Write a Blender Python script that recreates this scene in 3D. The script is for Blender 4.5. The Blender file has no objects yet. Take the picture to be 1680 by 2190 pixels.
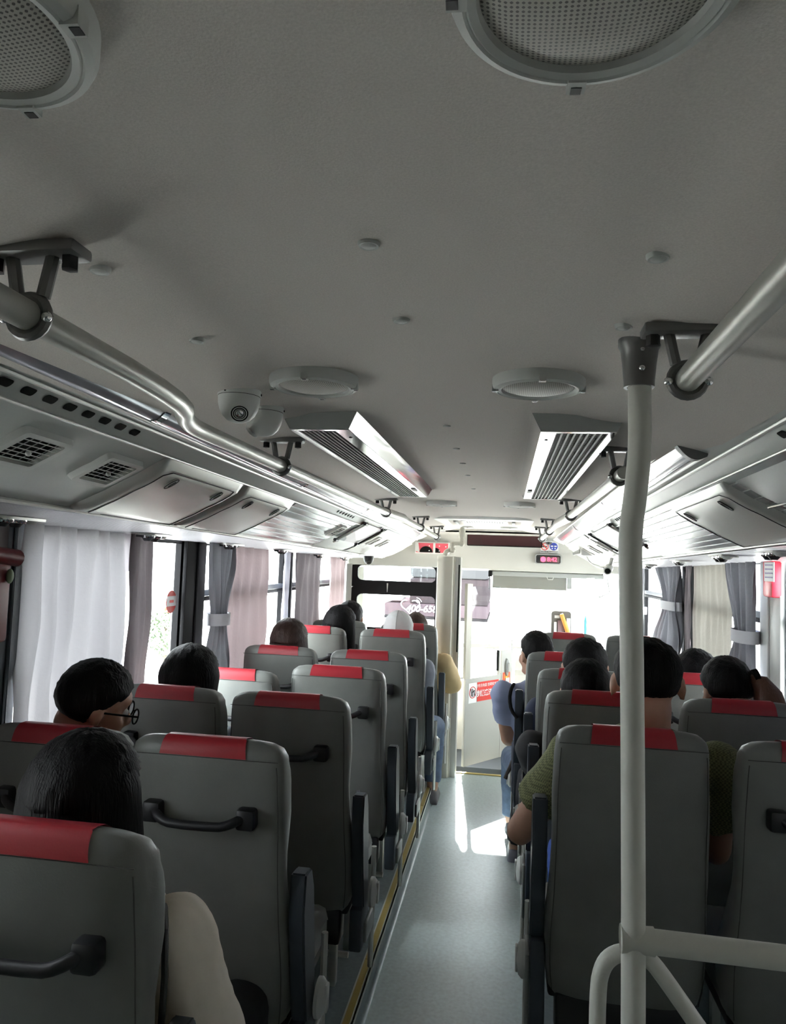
import bpy, bmesh, math, random
from mathutils import Vector, Matrix, noise
random.seed(7)
SC = bpy.context.scene
COL = SC.collection
# ---------------------------------------------------------------- camera
# Everything is laid out around the eye point (z=0 at eye height), then scaled and lifted onto the floor at the end.
EYE, S = 1.67, 0.88
F_PX, YAW, PITCH, ROLL = 1560.0, 0.15593943, 0.06686334, 0.035
cam_d = bpy.data.cameras.new('camera'); cam = bpy.data.objects.new('camera', cam_d); COL.objects.link(cam)
cam_d.sensor_fit = 'VERTICAL'; cam_d.sensor_height = 24.0; cam_d.lens = F_PX / 2190 * 24.0
cam_d.clip_start = 0.02; cam_d.clip_end = 400
def cam_axes():
    f = Vector((-math.sin(YAW), math.cos(YAW), 0)); r = Vector((math.cos(YAW), math.sin(YAW), 0)); u = Vector((0, 0, 1))
    f2 = f * math.cos(PITCH) + u * math.sin(PITCH); u2 = u * math.cos(PITCH) - f * math.sin(PITCH)
    return r * math.cos(ROLL) + u2 * math.sin(ROLL), u2 * math.cos(ROLL) - r * math.sin(ROLL), f2
CR, CU, CF = cam_axes()
m = Matrix((CR, CU, -CF)).transposed().to_4x4(); cam.matrix_world = m
SC.camera = cam
def at(x, y, Y=None, X=None, Z=None):
    v = CF * F_PX + CR * (x - 840) - CU * (y - 1095)
    k = Y / v.y if Y is not None else X / v.x if X is not None else Z / v.z
    return v * k
# ---------------------------------------------------------------- world, sun, exposure
W = bpy.data.worlds.new('world'); SC.world = W; W.use_nodes = True
nt = W.node_tree; bg = nt.nodes['Background']
bg.inputs[0].default_value = (0.93, 0.97, 1.0, 1); bg.inputs[1].default_value = 16.0
sun_d = bpy.data.lights.new('sun', 'SUN'); sun = bpy.data.objects.new('sun', sun_d); COL.objects.link(sun)
sun_d.energy = 55.0; sun_d.angle = math.radians(1.5); sun_d.color = (1.0, 0.96, 0.9)
SUN_DIR = Vector((0.078, -1.0, -0.56)).normalized()       # comes in through the windscreen
sun.rotation_euler = SUN_DIR.to_track_quat('-Z', 'Y').to_euler()
SC.view_settings.view_transform = 'Standard'; SC.view_settings.look = 'None'
SC.view_settings.gamma = 1.0; SC.view_settings.use_curve_mapping = False
SC.view_settings.exposure = 0.55
SC.cycles.max_bounces = 10; SC.cycles.diffuse_bounces = 6; SC.cycles.glossy_bounces = 4; SC.cycles.transparent_max_bounces = 12
SC.cycles.sample_clamp_indirect = 6.0; SC.cycles.use_denoising = True
SC.cycles.caustics_reflective = False; SC.cycles.caustics_refractive = False
# ---------------------------------------------------------------- materials
MATS = {}
def mat(name, col, rough=.6, metal=0.0, spec=.5, bump=0.0, bscale=80, var=0.0, vscale=12, stretch=None, sheen=0, trans=0.0, emit=None, coat=0):
    if name in MATS: return MATS[name]
    M = bpy.data.materials.new(name); M.use_nodes = True; n = M.node_tree.nodes; l = M.node_tree.links
    b = n['Principled BSDF']; b.inputs['Base Color'].default_value = (*col, 1); b.inputs['Roughness'].default_value = rough
    b.inputs['Metallic'].default_value = metal; b.inputs['Specular IOR Level'].default_value = spec
    b.inputs['Coat Weight'].default_value = coat
    if sheen: b.inputs['Sheen Weight'].default_value = sheen
    if emit: b.inputs['Emission Color'].default_value = (*emit[0], 1); b.inputs['Emission Strength'].default_value = emit[1]
    tc = n.new('ShaderNodeTexCoord'); mp = n.new('ShaderNodeMapping'); l.new(tc.outputs['Object'], mp.inputs[0])
    if stretch: mp.inputs['Scale'].default_value = stretch
    if bump:
        t = n.new('ShaderNodeTexNoise'); t.inputs['Scale'].default_value = bscale; t.inputs['Detail'].default_value = 4
        bp = n.new('ShaderNodeBump'); bp.inputs['Strength'].default_value = bump; bp.inputs['Distance'].default_value = .004
        l.new(mp.outputs[0], t.inputs[0]); l.new(t.outputs[0], bp.inputs['Height']); l.new(bp.outputs[0], b.inputs['Normal'])
    if var:
        t = n.new('ShaderNodeTexNoise'); t.inputs['Scale'].default_value = vscale; t.inputs['Detail'].default_value = 5
        rp = n.new('ShaderNodeValToRGB'); l.new(mp.outputs[0], t.inputs[0]); l.new(t.outputs[0], rp.inputs[0])
        rp.color_ramp.elements[0].position = .3; rp.color_ramp.elements[1].position = .7
        rp.color_ramp.elements[0].color = (*[c * (1 - var) for c in col], 1); rp.color_ramp.elements[1].color = (*[min(1, c * (1 + var)) for c in col], 1)
        l.new(rp.outputs[0], b.inputs['Base Color'])
    if trans:
        tr = n.new('ShaderNodeBsdfTranslucent'); tr.inputs[0].default_value = (*[min(1, c * 1.05) for c in col], 1)
        mx = n.new('ShaderNodeMixShader'); mx.inputs[0].default_value = trans
        l.new(b.outputs[0], mx.inputs[1]); l.new(tr.outputs[0], mx.inputs[2]); l.new(mx.outputs[0], n['Material Output'].inputs[0])
    MATS[name] = M; return M
def glass_mat():
    M = bpy.data.materials.new('clear_glass'); M.use_nodes = True; n = M.node_tree.nodes; l = M.node_tree.links
    n.remove(n['Principled BSDF']); t = n.new('ShaderNodeBsdfTransparent'); t.inputs[0].default_value = (.93, .95, .95, 1)
    g = n.new('ShaderNodeBsdfGlossy'); g.inputs['Roughness'].default_value = .02
    lw = n.new('ShaderNodeLayerWeight'); lw.inputs[0].default_value = .5
    pw = n.new('ShaderNodeMath'); pw.operation = 'POWER'; pw.inputs[1].default_value = 5; l.new(lw.outputs['Facing'], pw.inputs[0])
    fr = n.new('ShaderNodeMath'); fr.operation = 'MULTIPLY_ADD'; fr.inputs[1].default_value = .6; fr.inputs[2].default_value = .03; l.new(pw.outputs[0], fr.inputs[0])
    mx = n.new('ShaderNodeMixShader'); l.new(fr.outputs[0], mx.inputs[0]); l.new(t.outputs[0], mx.inputs[1]); l.new(g.outputs[0], mx.inputs[2])
    l.new(mx.outputs[0], n['Material Output'].inputs[0]); return M
GLASS = glass_mat()
ceil_m = mat('ceiling_felt', (.60, .56, .525), .95, spec=.1, bump=.16, bscale=520, var=.07, vscale=420)
vinyl = mat('grey_vinyl', (.178, .185, .172), .42, spec=.45, bump=.08, bscale=220, var=.10, vscale=7)
vinyl_d = mat('seam_thread', (.07, .072, .066), .7)
red_v = mat('red_vinyl', (.37, .018, .030), .42, bump=.06, bscale=200)
slate = mat('slate_plastic', (.045, .055, .068), .5, bump=.05, bscale=300)
black = mat('black_plastic', (.012, .012, .014), .45)
blackrub = mat('black_frame', (.004, .004, .005), .6, spec=.12)
lgrey = mat('light_grey_plastic', (.55, .56, .54), .4)
mgrey = mat('mid_grey_plastic', (.30, .31, .30), .5)
duct_m = mat('duct_plastic', (.50, .52, .50), .38, var=.04, vscale=6)
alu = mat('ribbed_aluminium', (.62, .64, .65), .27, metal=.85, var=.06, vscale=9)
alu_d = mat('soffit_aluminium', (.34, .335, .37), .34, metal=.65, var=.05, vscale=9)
alu2 = mat('satin_aluminium', (.66, .66, .63), .38, metal=.55)
rail_m = mat('rail_paint', (.42, .42, .38), .34, metal=.35)
pole_m = mat('pole_paint', (.68, .68, .63), .38, bump=.06, bscale=120)
chrome = mat('chrome', (.85, .86, .88), .07, metal=1)
cast = mat('cast_bracket', (.17, .17, .165), .4, metal=.5)
cream = mat('cream_plastic', (.46, .455, .425), .45, var=.03, vscale=3)
cream2 = mat('cream_post', (.50, .48, .41), .4)
whitep = mat('white_plastic', (.68, .69, .67), .45)
speakm = mat('speaker_plastic', (.50, .51, .49), .55)
acgrille = mat('dark_louvre', (.05, .048, .045), .5)
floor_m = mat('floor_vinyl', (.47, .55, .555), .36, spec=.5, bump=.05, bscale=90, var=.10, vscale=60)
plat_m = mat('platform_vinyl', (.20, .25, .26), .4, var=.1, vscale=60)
gold = mat('gold_nosing', (.62, .47, .16), .35, metal=.5)
curt_l = mat('curtain_bright', (.42, .41, .43), .9, spec=.1, bump=.3, bscale=60, trans=.085, var=.06, vscale=4)
curt_p = mat('curtain_rose', (.30, .235, .245), .9, spec=.1, bump=.3, bscale=60, trans=.085)
curt_d = mat('curtain_mauve', (.20, .175, .185), .9, spec=.1, bump=.3, bscale=60, trans=.05)
curt_g = mat('curtain_grey', (.27, .27, .30), .85, spec=.1, bump=.3, bscale=60, trans=.03)
curt_s = mat('curtain_sand', (.36, .34, .30), .9, spec=.1, bump=.3, bscale=60, trans=.055)
skin = mat('skin', (.46, .26, .18), .55, var=.06, vscale=20)
skin_d = mat('skin_deep', (.36, .20, .14), .55, var=.06, vscale=20)
hair_b = mat('black_hair', (.005, .0045, .005), .6, spec=.12, bump=.7, bscale=40, stretch=(6, 6, .5))
hair_br = mat('brown_hair', (.024, .011, .008), .5, spec=.25, bump=.7, bscale=40, stretch=(6, 6, .5))
wht = mat('white_print', (.85, .85, .85), .5)
redp = mat('red_print', (.68, .05, .04), .5)
bluep = mat('blue_print', (.04, .07, .42), .5)
orng = mat('orange_print', (.8, .2, .05), .5)
blkp = mat('black_print', (.010, .010, .010), .9, spec=.1)
ledm = mat('led_panel', (.035, .006, .008), .3)
ledon = mat('led_digits', (.4, .02, .05), .5, emit=((1, .08, .16), 2.5))
conc = mat('pale_ground', (.60, .60, .58), .9, var=.05, vscale=.5)
busm = mat('parked_bus_upper', (.027, .0215, .0235), .9, spec=0)
busm2 = mat('parked_bus_lower', (.050, .037, .042), .9, spec=0)
busd = mat('parked_bus_dark', (.016, .014, .015), .9, spec=0)
leaf = mat('shrub_leaf', (.12, .16, .10), .8)
# ---------------------------------------------------------------- mesh helpers
class MB:
    def __init__(s): s.v = []; s.f = []; s.m = []; s.cur = 0
    def add(s, vs, fs):
        o = len(s.v); s.v += [tuple(v) for v in vs]; s.f += [tuple(i + o for i in f) for f in fs]; s.m += [s.cur] * len(fs); return s
    def box(s, a, b, ch=0.0):
        (x0, y0, z0), (x1, y1, z1) = [min(p, q) for p, q in zip(a, b)], [max(p, q) for p, q in zip(a, b)]
        if ch <= 0:
            vs = [(x, y, z) for z in (z0, z1) for y in (y0, y1) for x in (x0, x1)]
            return s.add(vs, [(0, 2, 3, 1), (4, 5, 7, 6), (0, 1, 5, 4), (2, 6, 7, 3), (0, 4, 6, 2), (1, 3, 7, 5)])
        ch = min(ch, (x1 - x0) / 2.01, (y1 - y0) / 2.01, (z1 - z0) / 2.01)
        bm = bmesh.new(); bmesh.ops.create_cube(bm, size=1)
        for v in bm.verts: v.co = Vector(((x0 + x1) / 2 + v.co.x * (x1 - x0), (y0 + y1) / 2 + v.co.y * (y1 - y0), (z0 + z1) / 2 + v.co.z * (z1 - z0)))
        bmesh.ops.bevel(bm, geom=bm.edges[:], offset=ch, segments=2, affect='EDGES', profile=.5)
        return s.bm(bm)
    def bm(s, bm):
        bm.verts.index_update(); s.add([v.co.copy() for v in bm.verts], [[v.index for v in f.verts] for f in bm.faces]); bm.free(); return s
    def tube(s, pts, r, n=14, cap=True, smooth=0):
        pts = [Vector(p) for p in pts]
        if smooth:
            for _ in range(smooth):
                q = [pts[0]]
                for a, b in zip(pts, pts[1:]): q += [a * .75 + b * .25, a * .25 + b * .75]
                pts = q + [pts[-1]]
        rs = r if isinstance(r, (list, tuple)) and len(r) == len(pts) else [r if not isinstance(r, (list, tuple)) else r[0]] * len(pts)
        d0 = (pts[1] - pts[0]).normalized(); up = Vector((0, 0, 1)) if abs(d0.z) < .9 else Vector((1, 0, 0))
        vs = []; N = (up - d0 * up.dot(d0)).normalized()
        for i, p in enumerate(pts):
            d = (pts[min(i + 1, len(pts) - 1)] - pts[max(i - 1, 0)]).normalized(); N = (N - d * N.dot(d)).normalized(); B = d.cross(N)
            for k in range(n): a = 2 * math.pi * k / n; vs.append(p + (N * math.cos(a) + B * math.sin(a)) * rs[i])
        fs = [(i * n + k, i * n + (k + 1) % n, (i + 1) * n + (k + 1) % n, (i + 1) * n + k) for i in range(len(pts) - 1) for k in range(n)]
        if cap: fs += [tuple(range(n))[::-1], tuple((len(pts) - 1) * n + k for k in range(n))]
        return s.add(vs, fs)
    def cyl(s, a, b, r, n=20): return s.tube([a, b], r, n)
    def lathe(s, c, prof, n=40, axis='z', flip=False):
        vs = []; P = len(prof)
        for k in range(n):
            a = 2 * math.pi * k / n
            for r, h in prof:
                if axis == 'z': vs.append((c[0] + r * math.cos(a), c[1] + r * math.sin(a), c[2] + h))
                elif axis == 'y': vs.append((c[0] + r * math.cos(a), c[1] + h, c[2] + r * math.sin(a)))
                else: vs.append((c[0] + h, c[1] + r * math.cos(a), c[2] + r * math.sin(a)))
        return s.add(vs, [(k * P + i, ((k + 1) % n) * P + i, ((k + 1) % n) * P + i + 1, k * P + i + 1) for k in range(n) for i in range(P - 1)])
    def ell(s, c, r, rot=None, n=16, k=10):
        vs = []; R = rot or Matrix.Identity(3)
        for j in range(k + 1):
            t = math.pi * j / k
            for i in range(n):
                a = 2 * math.pi * i / n; vs.append(Vector(c) + R @ Vector((r[0] * math.sin(t) * math.cos(a), r[1] * math.sin(t) * math.sin(a), r[2] * math.cos(t))))
        return s.add(vs, [(j * n + i, (j + 1) * n + i, (j + 1) * n + (i + 1) % n, j * n + (i + 1) % n) for j in range(k) for i in range(n)])
    def loft(s, prof, stations, thick=None):
        # prof: list of points per station -> faces
        P = len(prof[0]); vs = [p for row in prof for p in row]
        return s.add(vs, [(i * P + j, i * P + j + 1, (i + 1) * P + j + 1, (i + 1) * P + j) for i in range(len(prof) - 1) for j in range(P - 1)])
    def poly(s, outline, dvec):
        n = len(outline); d = Vector(dvec); vs = [Vector(p) for p in outline] + [Vector(p) + d for p in outline]
        return s.add(vs, [tuple(range(n))[::-1], tuple(range(n, 2 * n))] + [(i, (i + 1) % n, n + (i + 1) % n, n + i) for i in range(n)])
def wloc(o):
    v = Vector((0, 0, 0))
    while o: v += o.location; o = o.parent
    return v
def obj(name, mb, mats, parent=None, smooth=True, ang=40, loc=None, **props):
    me = bpy.data.meshes.new(name); off = wloc(parent) if parent else Vector((0, 0, 0))
    if loc is not None: off = off + (Vector(loc) - off if not parent else Vector((0, 0, 0)))
    me.from_pydata([Vector(v) - off for v in mb.v], [], mb.f)
    mats = mats if isinstance(mats, (list, tuple)) else [mats]
    for q in mats: me.materials.append(q)
    if len(mats) > 1: me.polygons.foreach_set('material_index', mb.m)
    bm = bmesh.new(); bm.from_mesh(me); bmesh.ops.remove_doubles(bm, verts=bm.verts, dist=1e-5); bmesh.ops.recalc_face_normals(bm, faces=bm.faces)
    bm.to_mesh(me); bm.free()
    if smooth:
        me.polygons.foreach_set('use_smooth', [True] * len(me.polygons))
        try: me.set_sharp_from_angle(angle=math.radians(ang))
        except Exception: pass
    o = bpy.data.objects.new(name, me); COL.objects.link(o)
    if parent: o.parent = parent
    elif loc is not None: o.location = loc
    for k, v in props.items(): o[k] = v
    return o
def thing(name, loc, label, cat, group=None):
    o = bpy.data.objects.new(name, None); o.empty_display_size = .05; COL.objects.link(o); o.location = loc
    o['label'] = label; o['category'] = cat
    if group: o['group'] = group
    return o
def tag(o, label, cat, group=None):
    o['label'] = label; o['category'] = cat
    if group: o['group'] = group
    return o
def struct(name, mb, m_, parent=None, **k):
    o = obj(name, mb, m_, parent, **k)
    if not parent: o['kind'] = 'structure'
    return o
KIDS = {}
def copy_tree(o, parent=None):
    c = o.copy(); COL.objects.link(c)
    if parent: c.parent = parent
    for ch in [x for x in ALLK(o)]: copy_tree(ch, c)
    return c
def ALLK(o): return list(o.children)
def text(s_, size, loc, rot, m_, parent, name='lettering', ext=.0006, align='CENTER', shear=0, bold=0):
    cu = bpy.data.curves.new(name, 'FONT'); cu.body = s_; cu.size = size; cu.extrude = ext; cu.align_x = align; cu.align_y = 'CENTER'; cu.shear = shear; cu.offset = bold
    cu.materials.append(m_); o = bpy.data.objects.new(name, cu); COL.objects.link(o); o.rotation_euler = rot
    dg = bpy.context.evaluated_depsgraph_get(); me = bpy.data.meshes.new_from_object(o.evaluated_get(dg)); bpy.data.objects.remove(o)
    o = bpy.data.objects.new(name, me); COL.objects.link(o); o.rotation_euler = rot
    if parent: o.parent = parent
    o.location = Vector(loc) - wloc(parent); return o
FACE_CAM = (math.pi / 2, 0, 0)
CX = -.155; XL, XR = -1.50, 1.20; YB, YF = -1.7, 7.3; ZF, ZP = -1.67, -1.58
PLX, PRX = -.485, .13
def fall(Y): return -.016 * (Y - 3)
# ---------------------------------------------------------------- structure
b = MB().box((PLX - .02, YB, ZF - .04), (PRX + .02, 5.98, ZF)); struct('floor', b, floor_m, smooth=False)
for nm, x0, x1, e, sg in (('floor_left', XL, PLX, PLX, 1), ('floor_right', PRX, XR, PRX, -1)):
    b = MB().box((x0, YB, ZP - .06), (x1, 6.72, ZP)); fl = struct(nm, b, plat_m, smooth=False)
# rounded cove between aisle floor and riser, and gold nosing strips
for k, (e, sg, y1) in enumerate(((PLX, 1, 5.95), (PRX, -1, 5.95))):
    b = MB()
    prof = [(e, ZP - .02), (e + sg * .003, ZF + .02), (e + sg * .008, ZF + .007), (e + sg * .016, ZF + .002), (e + sg * .020, ZF + .001)]
    b.loft([[(x, y, z) for x, z in prof] for y in (YB, y1)], None); struct('trim_%d' % (k + 1), b, plat_m)
    b = MB(); b.box((e - sg * .034, YB, ZP), (e + sg * .006, y1, ZP + .006)); b.box((e + sg * .0, YB, ZP - .018), (e + sg * .006, y1, ZP + .006))
    t = struct('trim_%d' % (k + 3), b, mat('nosing_paint', (.66, .66, .60), .4), smooth=False)
    b = MB(); yy = YB
    while yy < y1 - .05:
        L = min(.93, y1 - yy); b2 = MB().box((e - sg * .027, yy, ZP + .006), (e - sg * .004, yy + L - .004, ZP + .009)); obj('nosing_insert', b2, gold, t, smooth=False); yy += L
# ceiling: centre panel slightly raised, curving to the sides
cp = [(0, .341), (.15, .340), (.26, .338), (.30, .335), (.34, .326), (.38, .320), (.44, .317), (.50, .309), (.56, .297), (.62, .282)]
prof = [(CX - d, z) for d, z in cp[::-1]] + [(CX + d, z) for d, z in cp[1:]]
ys = [YB, 0, 1, 2, 3, 4, 5, 5.6, 6.2, 6.6]
def cz(x, Y):
    d = abs(x - CX)
    for (a, za), (c, zc) in zip(cp, cp[1:]):
        if d <= c: z = za + (zc - za) * (d - a) / (c - a); break
    else: z = cp[-1][1]
    return z + (fall(Y) * .6 if Y > 3 else 0)
b = MB().loft([[(x, y, cz(x, y)) for x, z in prof] for y in ys], None)
b.box((CX - .9, YB, .40), (CX + .9, 6.9, .44))
struct('ceiling', b, ceil_m, ang=80)
# side walls with window openings  (top edge of windows follows the fall)
ZS = -.78
def wall(side, X, wins, name):
    b = MB(); t = .06 * side
    b.box((X, YB, ZP - .02), (X + t, YF, ZS)); b.box((X, YB, .09), (X + t, YF, .44))
    prev = YB
    for y0, y1 in wins:
        b.box((X, prev, ZS), (X + t, y0, .09)); prev = y1
    b.box((X, prev, ZS), (X + t, YF, .09))
    return struct(name, b, lgrey, smooth=False)
LW = [(1.0, 1.98), (2.06, 3.27), (3.45, 4.86), (4.98, 6.62)]
RW = [(1.3, 3.42), (3.66, 4.98), (5.2, 6.72)]
wall(-1, XL, [(-1.0, .6)] + LW, 'wall_left'); wall(1, XR, [(-1.0, .9)] + RW, 'wall_right')
WN = [0]
def window(side, X, y0, y1, mull=True, pillar=True, blackw=.05):
    WN[0] += 1; s = side
    root = MB(); top, bot = .09, ZS
    z1, z0 = top, bot
    # black rubber surround
    for a, c in (((y0, z0), (y1, z0 + .04)), ((y0, z1 - .045), (y1, z1)), ((y0, z0), (y0 + .035, z1)), ((y1 - .035, z0), (y1, z1))):
        root.box((X + s * .006, a[0], a[1]), (X + s * .035, c[0], c[1]))
    w = struct('window_%d' % WN[0], root, blackrub, smooth=False)
    obj('window_pane', MB().box((X + s * .02, y0 + .02, z0 + .02), (X + s * .026, y1 - .02, z1 - .02)), GLASS, w, smooth=False)
    if mull:
        obj('window_rail', MB().box((X + s * .0, y0 + .02, -.235), (X + s * .03, y1 - .02, -.215), .003), blackrub, w)
        obj('window_rail', MB().box((X + s * .004, y0 + .02, -.212), (X + s * .034, y1 - .02, -.180), .003), slate, w)
    return w
window(-1, XL, -1.0, .6); window(1, XR, -1.0, .9)
for i, (a, c) in enumerate(LW): window(-1, XL, a, c, mull=i > 1)
for a, c in RW: window(1, XR, a, c)
# black pillars between windows
tn = 5
for X, s, y0, y1, mm in ((XL, 1, 3.24, 3.47, blackrub), (XL, 1, 4.86, 4.98, slate), (XL, 1, 1.97, 2.07, slate), (XR, -1, 4.97, 5.21, blackrub), (XR, -1, 3.41, 3.67, lgrey)):
    b = MB().box((X, y0, ZS), (X + s * .022, y1, .075), .008)
    b.tube([(X + s * .024, (y0 + y1) / 2, ZS), (X + s * .024, (y0 + y1) / 2, .07)], .007, 8)
    struct('trim_%d' % tn, b, mm); tn += 1
for X, s, nm in ((XL, 1, 'baseboard_left'), (XR, -1, 'baseboard_right')):
    struct(nm, MB().box((X, YB, ZP), (X + s * .02, 6.7, ZP + .12), .006), slate)
struct('wall_back', MB().box((XL, YB - .05, ZF - .04), (XR, YB, .44)), mgrey, smooth=False)
# front bulkhead above the windscreen
fp = [(6.50, .275), (6.68, .285), (6.84, .262), (6.90, .215), (6.91, .05), (6.93, -.045), (6.99, -.062), (7.10, -.05)]
b = MB().loft([[(x, y, z - (.0 if abs(x - CX) < 1.2 else .012)) for y, z in fp] for x in (XL, -1.2, -.8, CX, .5, .9, XR)], None)
b.box((XL, 6.5, .29), (XR, 7.35, .44)); b.box((XL, 7.10, -.05), (XR, 7.35, .3))
wfr = struct('wall_front', b, cream, ang=50)
b = MB().box((XL, 7.22, ZF - .3), (-.5, 7.32, -.80)); b.box((.14, 7.22, ZF - .3), (XR, 7.32, -.80)); b.box((-.5, 7.22, ZF - .3), (.14, 7.32, -1.14)); b.box((XL, 7.22, -.8), (XL + .09, 7.32, 0)); b.box((XR - .07, 7.22, -.8), (XR, 7.32, 0))
obj('windscreen_surround', b, cream, wfr, smooth=False)
WN[0] += 1
ws = struct('window_%d' % WN[0], MB().box((XL + .06, 7.25, -.82), (XR - .05, 7.27, -.78)), cream, smooth=False)
obj('window_pane', MB().box((XL + .08, 7.255, -.80), (XR - .07, 7.262, -.03)), GLASS, ws, smooth=False)
obj('lower_pane', MB().box((-.5, 7.255, -1.15), (.14, 7.262, -.82)), GLASS, ws, smooth=False)
# step well in front of the aisle
b = MB().box((PLX - .1, 5.98, ZF - .30), (PRX + .15, 7.25, ZF - .26)); b.box((PLX - .1, 5.97, ZF - .3), (PRX + .15, 5.985, ZF - .0)); b.box((PLX - .12, 5.98, ZF - .3), (PLX - .1, 7.25, ZP)); b.box((PRX + .15, 5.98, ZF - .3), (PRX + .17, 7.25, ZP))
struct('floor_step', b, cream2, smooth=False)
struct('trim_%d' % tn, MB().box((PLX, 5.955, ZF), (PRX + .05, 5.985, ZF + .008), .002), gold); tn += 1
# ---------------------------------------------------------------- overhead ducts
DP = [(.555, .292), (.600, .268), (.640, .254), (.648, .256), (.668, .244), (.690, .226), (.735, .203), (.780, .176), (.822, .157), (.860, .136), (.892, .122), (.920, .109), (.950, .097), (.962, .086), (.985, .083), (1.345, .066)]
def dp(d):
    for (a, za), (c, zc) in zip(DP, DP[1:]):
        if d <= c: return za + (zc - za) * (d - a) / (c - a)
    return DP[-1][1]
def dn(d):       # outward (inboard, down) normal in (d,z)
    e = .012; t = Vector((2 * e, dp(d + e) - dp(d - e))).normalized(); return Vector((t.y, -t.x)) if t.y * 1 < 0 and False else Vector((t.y, -t.x))
def DS(side, d, Y, off=0.0):
    n = dn(d); return Vector((CX + side * (d + n.x * off), Y, dp(d) + n.y * off + fall(Y)))
def strip(side, d0, d1, y0, y1, off, nd=8, ny=2, th=0.0, mbx=None):
    b = mbx or MB(); rows = []
    for i in range(ny + 1):
        Y = y0 + (y1 - y0) * i / ny; rows.append([DS(side, d0 + (d1 - d0) * j / nd, Y, off) for j in range(nd + 1)])
    b.loft(rows, None)
    if th:
        lo = [[DS(side, d0 + (d1 - d0) * j / nd, y0 + (y1 - y0) * i / ny, off - th) for j in range(nd + 1)] for i in range(ny + 1)]
        for e in (0, -1):
            b.loft([rows[e], lo[e]], None); b.loft([[r[e] for r in rows], [r[e] for r in lo]], None)
    return b
def ribbed(side, y0, y1):
    b = MB(); rows = []; ds = []
    d = .695
    while d < .945:
        ds += [(d, 0), (d + .0235, 0), (d + .0245, -.004), (d + .0285, -.004), (d + .0295, 0)]; d += .030
    for Y in (y0, y1): rows.append([DS(side, d, Y, .003 + o) for d, o in ds])
    return b.loft(rows, None)
def duct(side, label):
    root = thing('overhead_duct', (CX + side * .95, 0, .09), label, 'air duct')
    ya, ye = YB, 6.55
    b = MB(); b.loft([[DS(side, d, Y) for d, _ in DP] for Y in (ya, 3, ye)], None)
    obj('duct_body', b, duct_m, root, ang=35)
    # soffit: dark ribbed aluminium panel over the windows
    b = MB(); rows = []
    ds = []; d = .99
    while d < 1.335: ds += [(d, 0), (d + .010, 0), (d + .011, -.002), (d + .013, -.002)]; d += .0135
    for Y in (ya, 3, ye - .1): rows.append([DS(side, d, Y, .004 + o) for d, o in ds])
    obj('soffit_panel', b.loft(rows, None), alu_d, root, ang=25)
    obj('edge_bead', MB().tube([DS(side, .962, Y, .004) for Y in (ya, 3, ye)], .006, 8), alu2, root)
    obj('edge_bead', MB().tube([DS(side, .694, Y, .003) for Y in (ya, 3, ye)], .0035, 8), alu2, root)
    obj('edge_bead', MB().tube([DS(side, .645, Y, .003) for Y in (ya, 3, ye)], .005, 8), alu2, root)
    return root
def roundrect(w, h, r, n=5):
    o = []
    for cx, cy, a0 in ((w / 2 - r, h / 2 - r, 0), (-w / 2 + r, h / 2 - r, 90), (-w / 2 + r, -h / 2 + r, 180), (w / 2 - r, -h / 2 + r, 270)):
        for k in range(n + 1): a = math.radians(a0 + 90 * k / n); o.append((cx + r * math.cos(a), cy + r * math.sin(a)))
    return o
def slots(side, root, y0, y1, n, w=.028, m_=blkp):
    for k in range(n):
        Y = y0 + (y1 - y0) * k / max(1, n - 1)
        ol = [DS(side, .669 + q, Y + p, .0012) for p, q in roundrect(w, .014, .006, 3)]
        obj('slot', MB().poly(ol, (0, 0, -.001)), m_, root, smooth=False)
def louvre(side, root, y, d, w, h, m_=lgrey, n=6):
    # square air outlet: raised frame, dark well, slats, knob
    fr = MB(); o1 = roundrect(w, h, .012); o2 = roundrect(w * .78, h * .78, .006)
    def P(p, q, off): return DS(side, d + q, y + p, off)
    A = [P(p, q, .001) for p, q in roundrect(w * 1.06, h * 1.06, .012)]; B = [P(p, q, .014) for p, q in o1]; C_ = [P(p, q, .014) for p, q in o2]; D_ = [P(p, q, .002) for p, q in o2]
    n_ = len(A)
    for R0, R1 in ((A, B), (B, C_), (C_, D_)): fr.loft([R0 + [R0[0]], R1 + [R1[0]]], None)
    f = obj('air_outlet', fr, m_, root)
    obj('outlet_well', MB().poly([P(p, q, .0025) for p, q in roundrect(w * .78, h * .78, .006)], (0, 0, -.0005)), blkp, f, smooth=False)
    for k in range(n):
        q = -h * .36 + h * .72 * (k + .5) / n
        bb = MB().tube([P(-w * .38, q, .011), P(w * .38, q, .011)], .0011, 6)
        obj('slat', bb, m_, f, smooth=False)
    bb = MB().ell(P(0, 0, .013), (.006, .006, .006), n=10, k=6); obj('knob', bb, lgrey, f)
    for k in range(9):
        p = -w * .33 + w * .66 * k / 8
        if k % 2 == 0: obj('vane', MB().poly([P(p - .0015, -h * .34, .005), P(p + .0015, -h * .34, .005), P(p + .0015, h * .34, .005), P(p - .0015, h * .34, .005)], (0, 0, .001)), mgrey, f, smooth=False)
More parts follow.
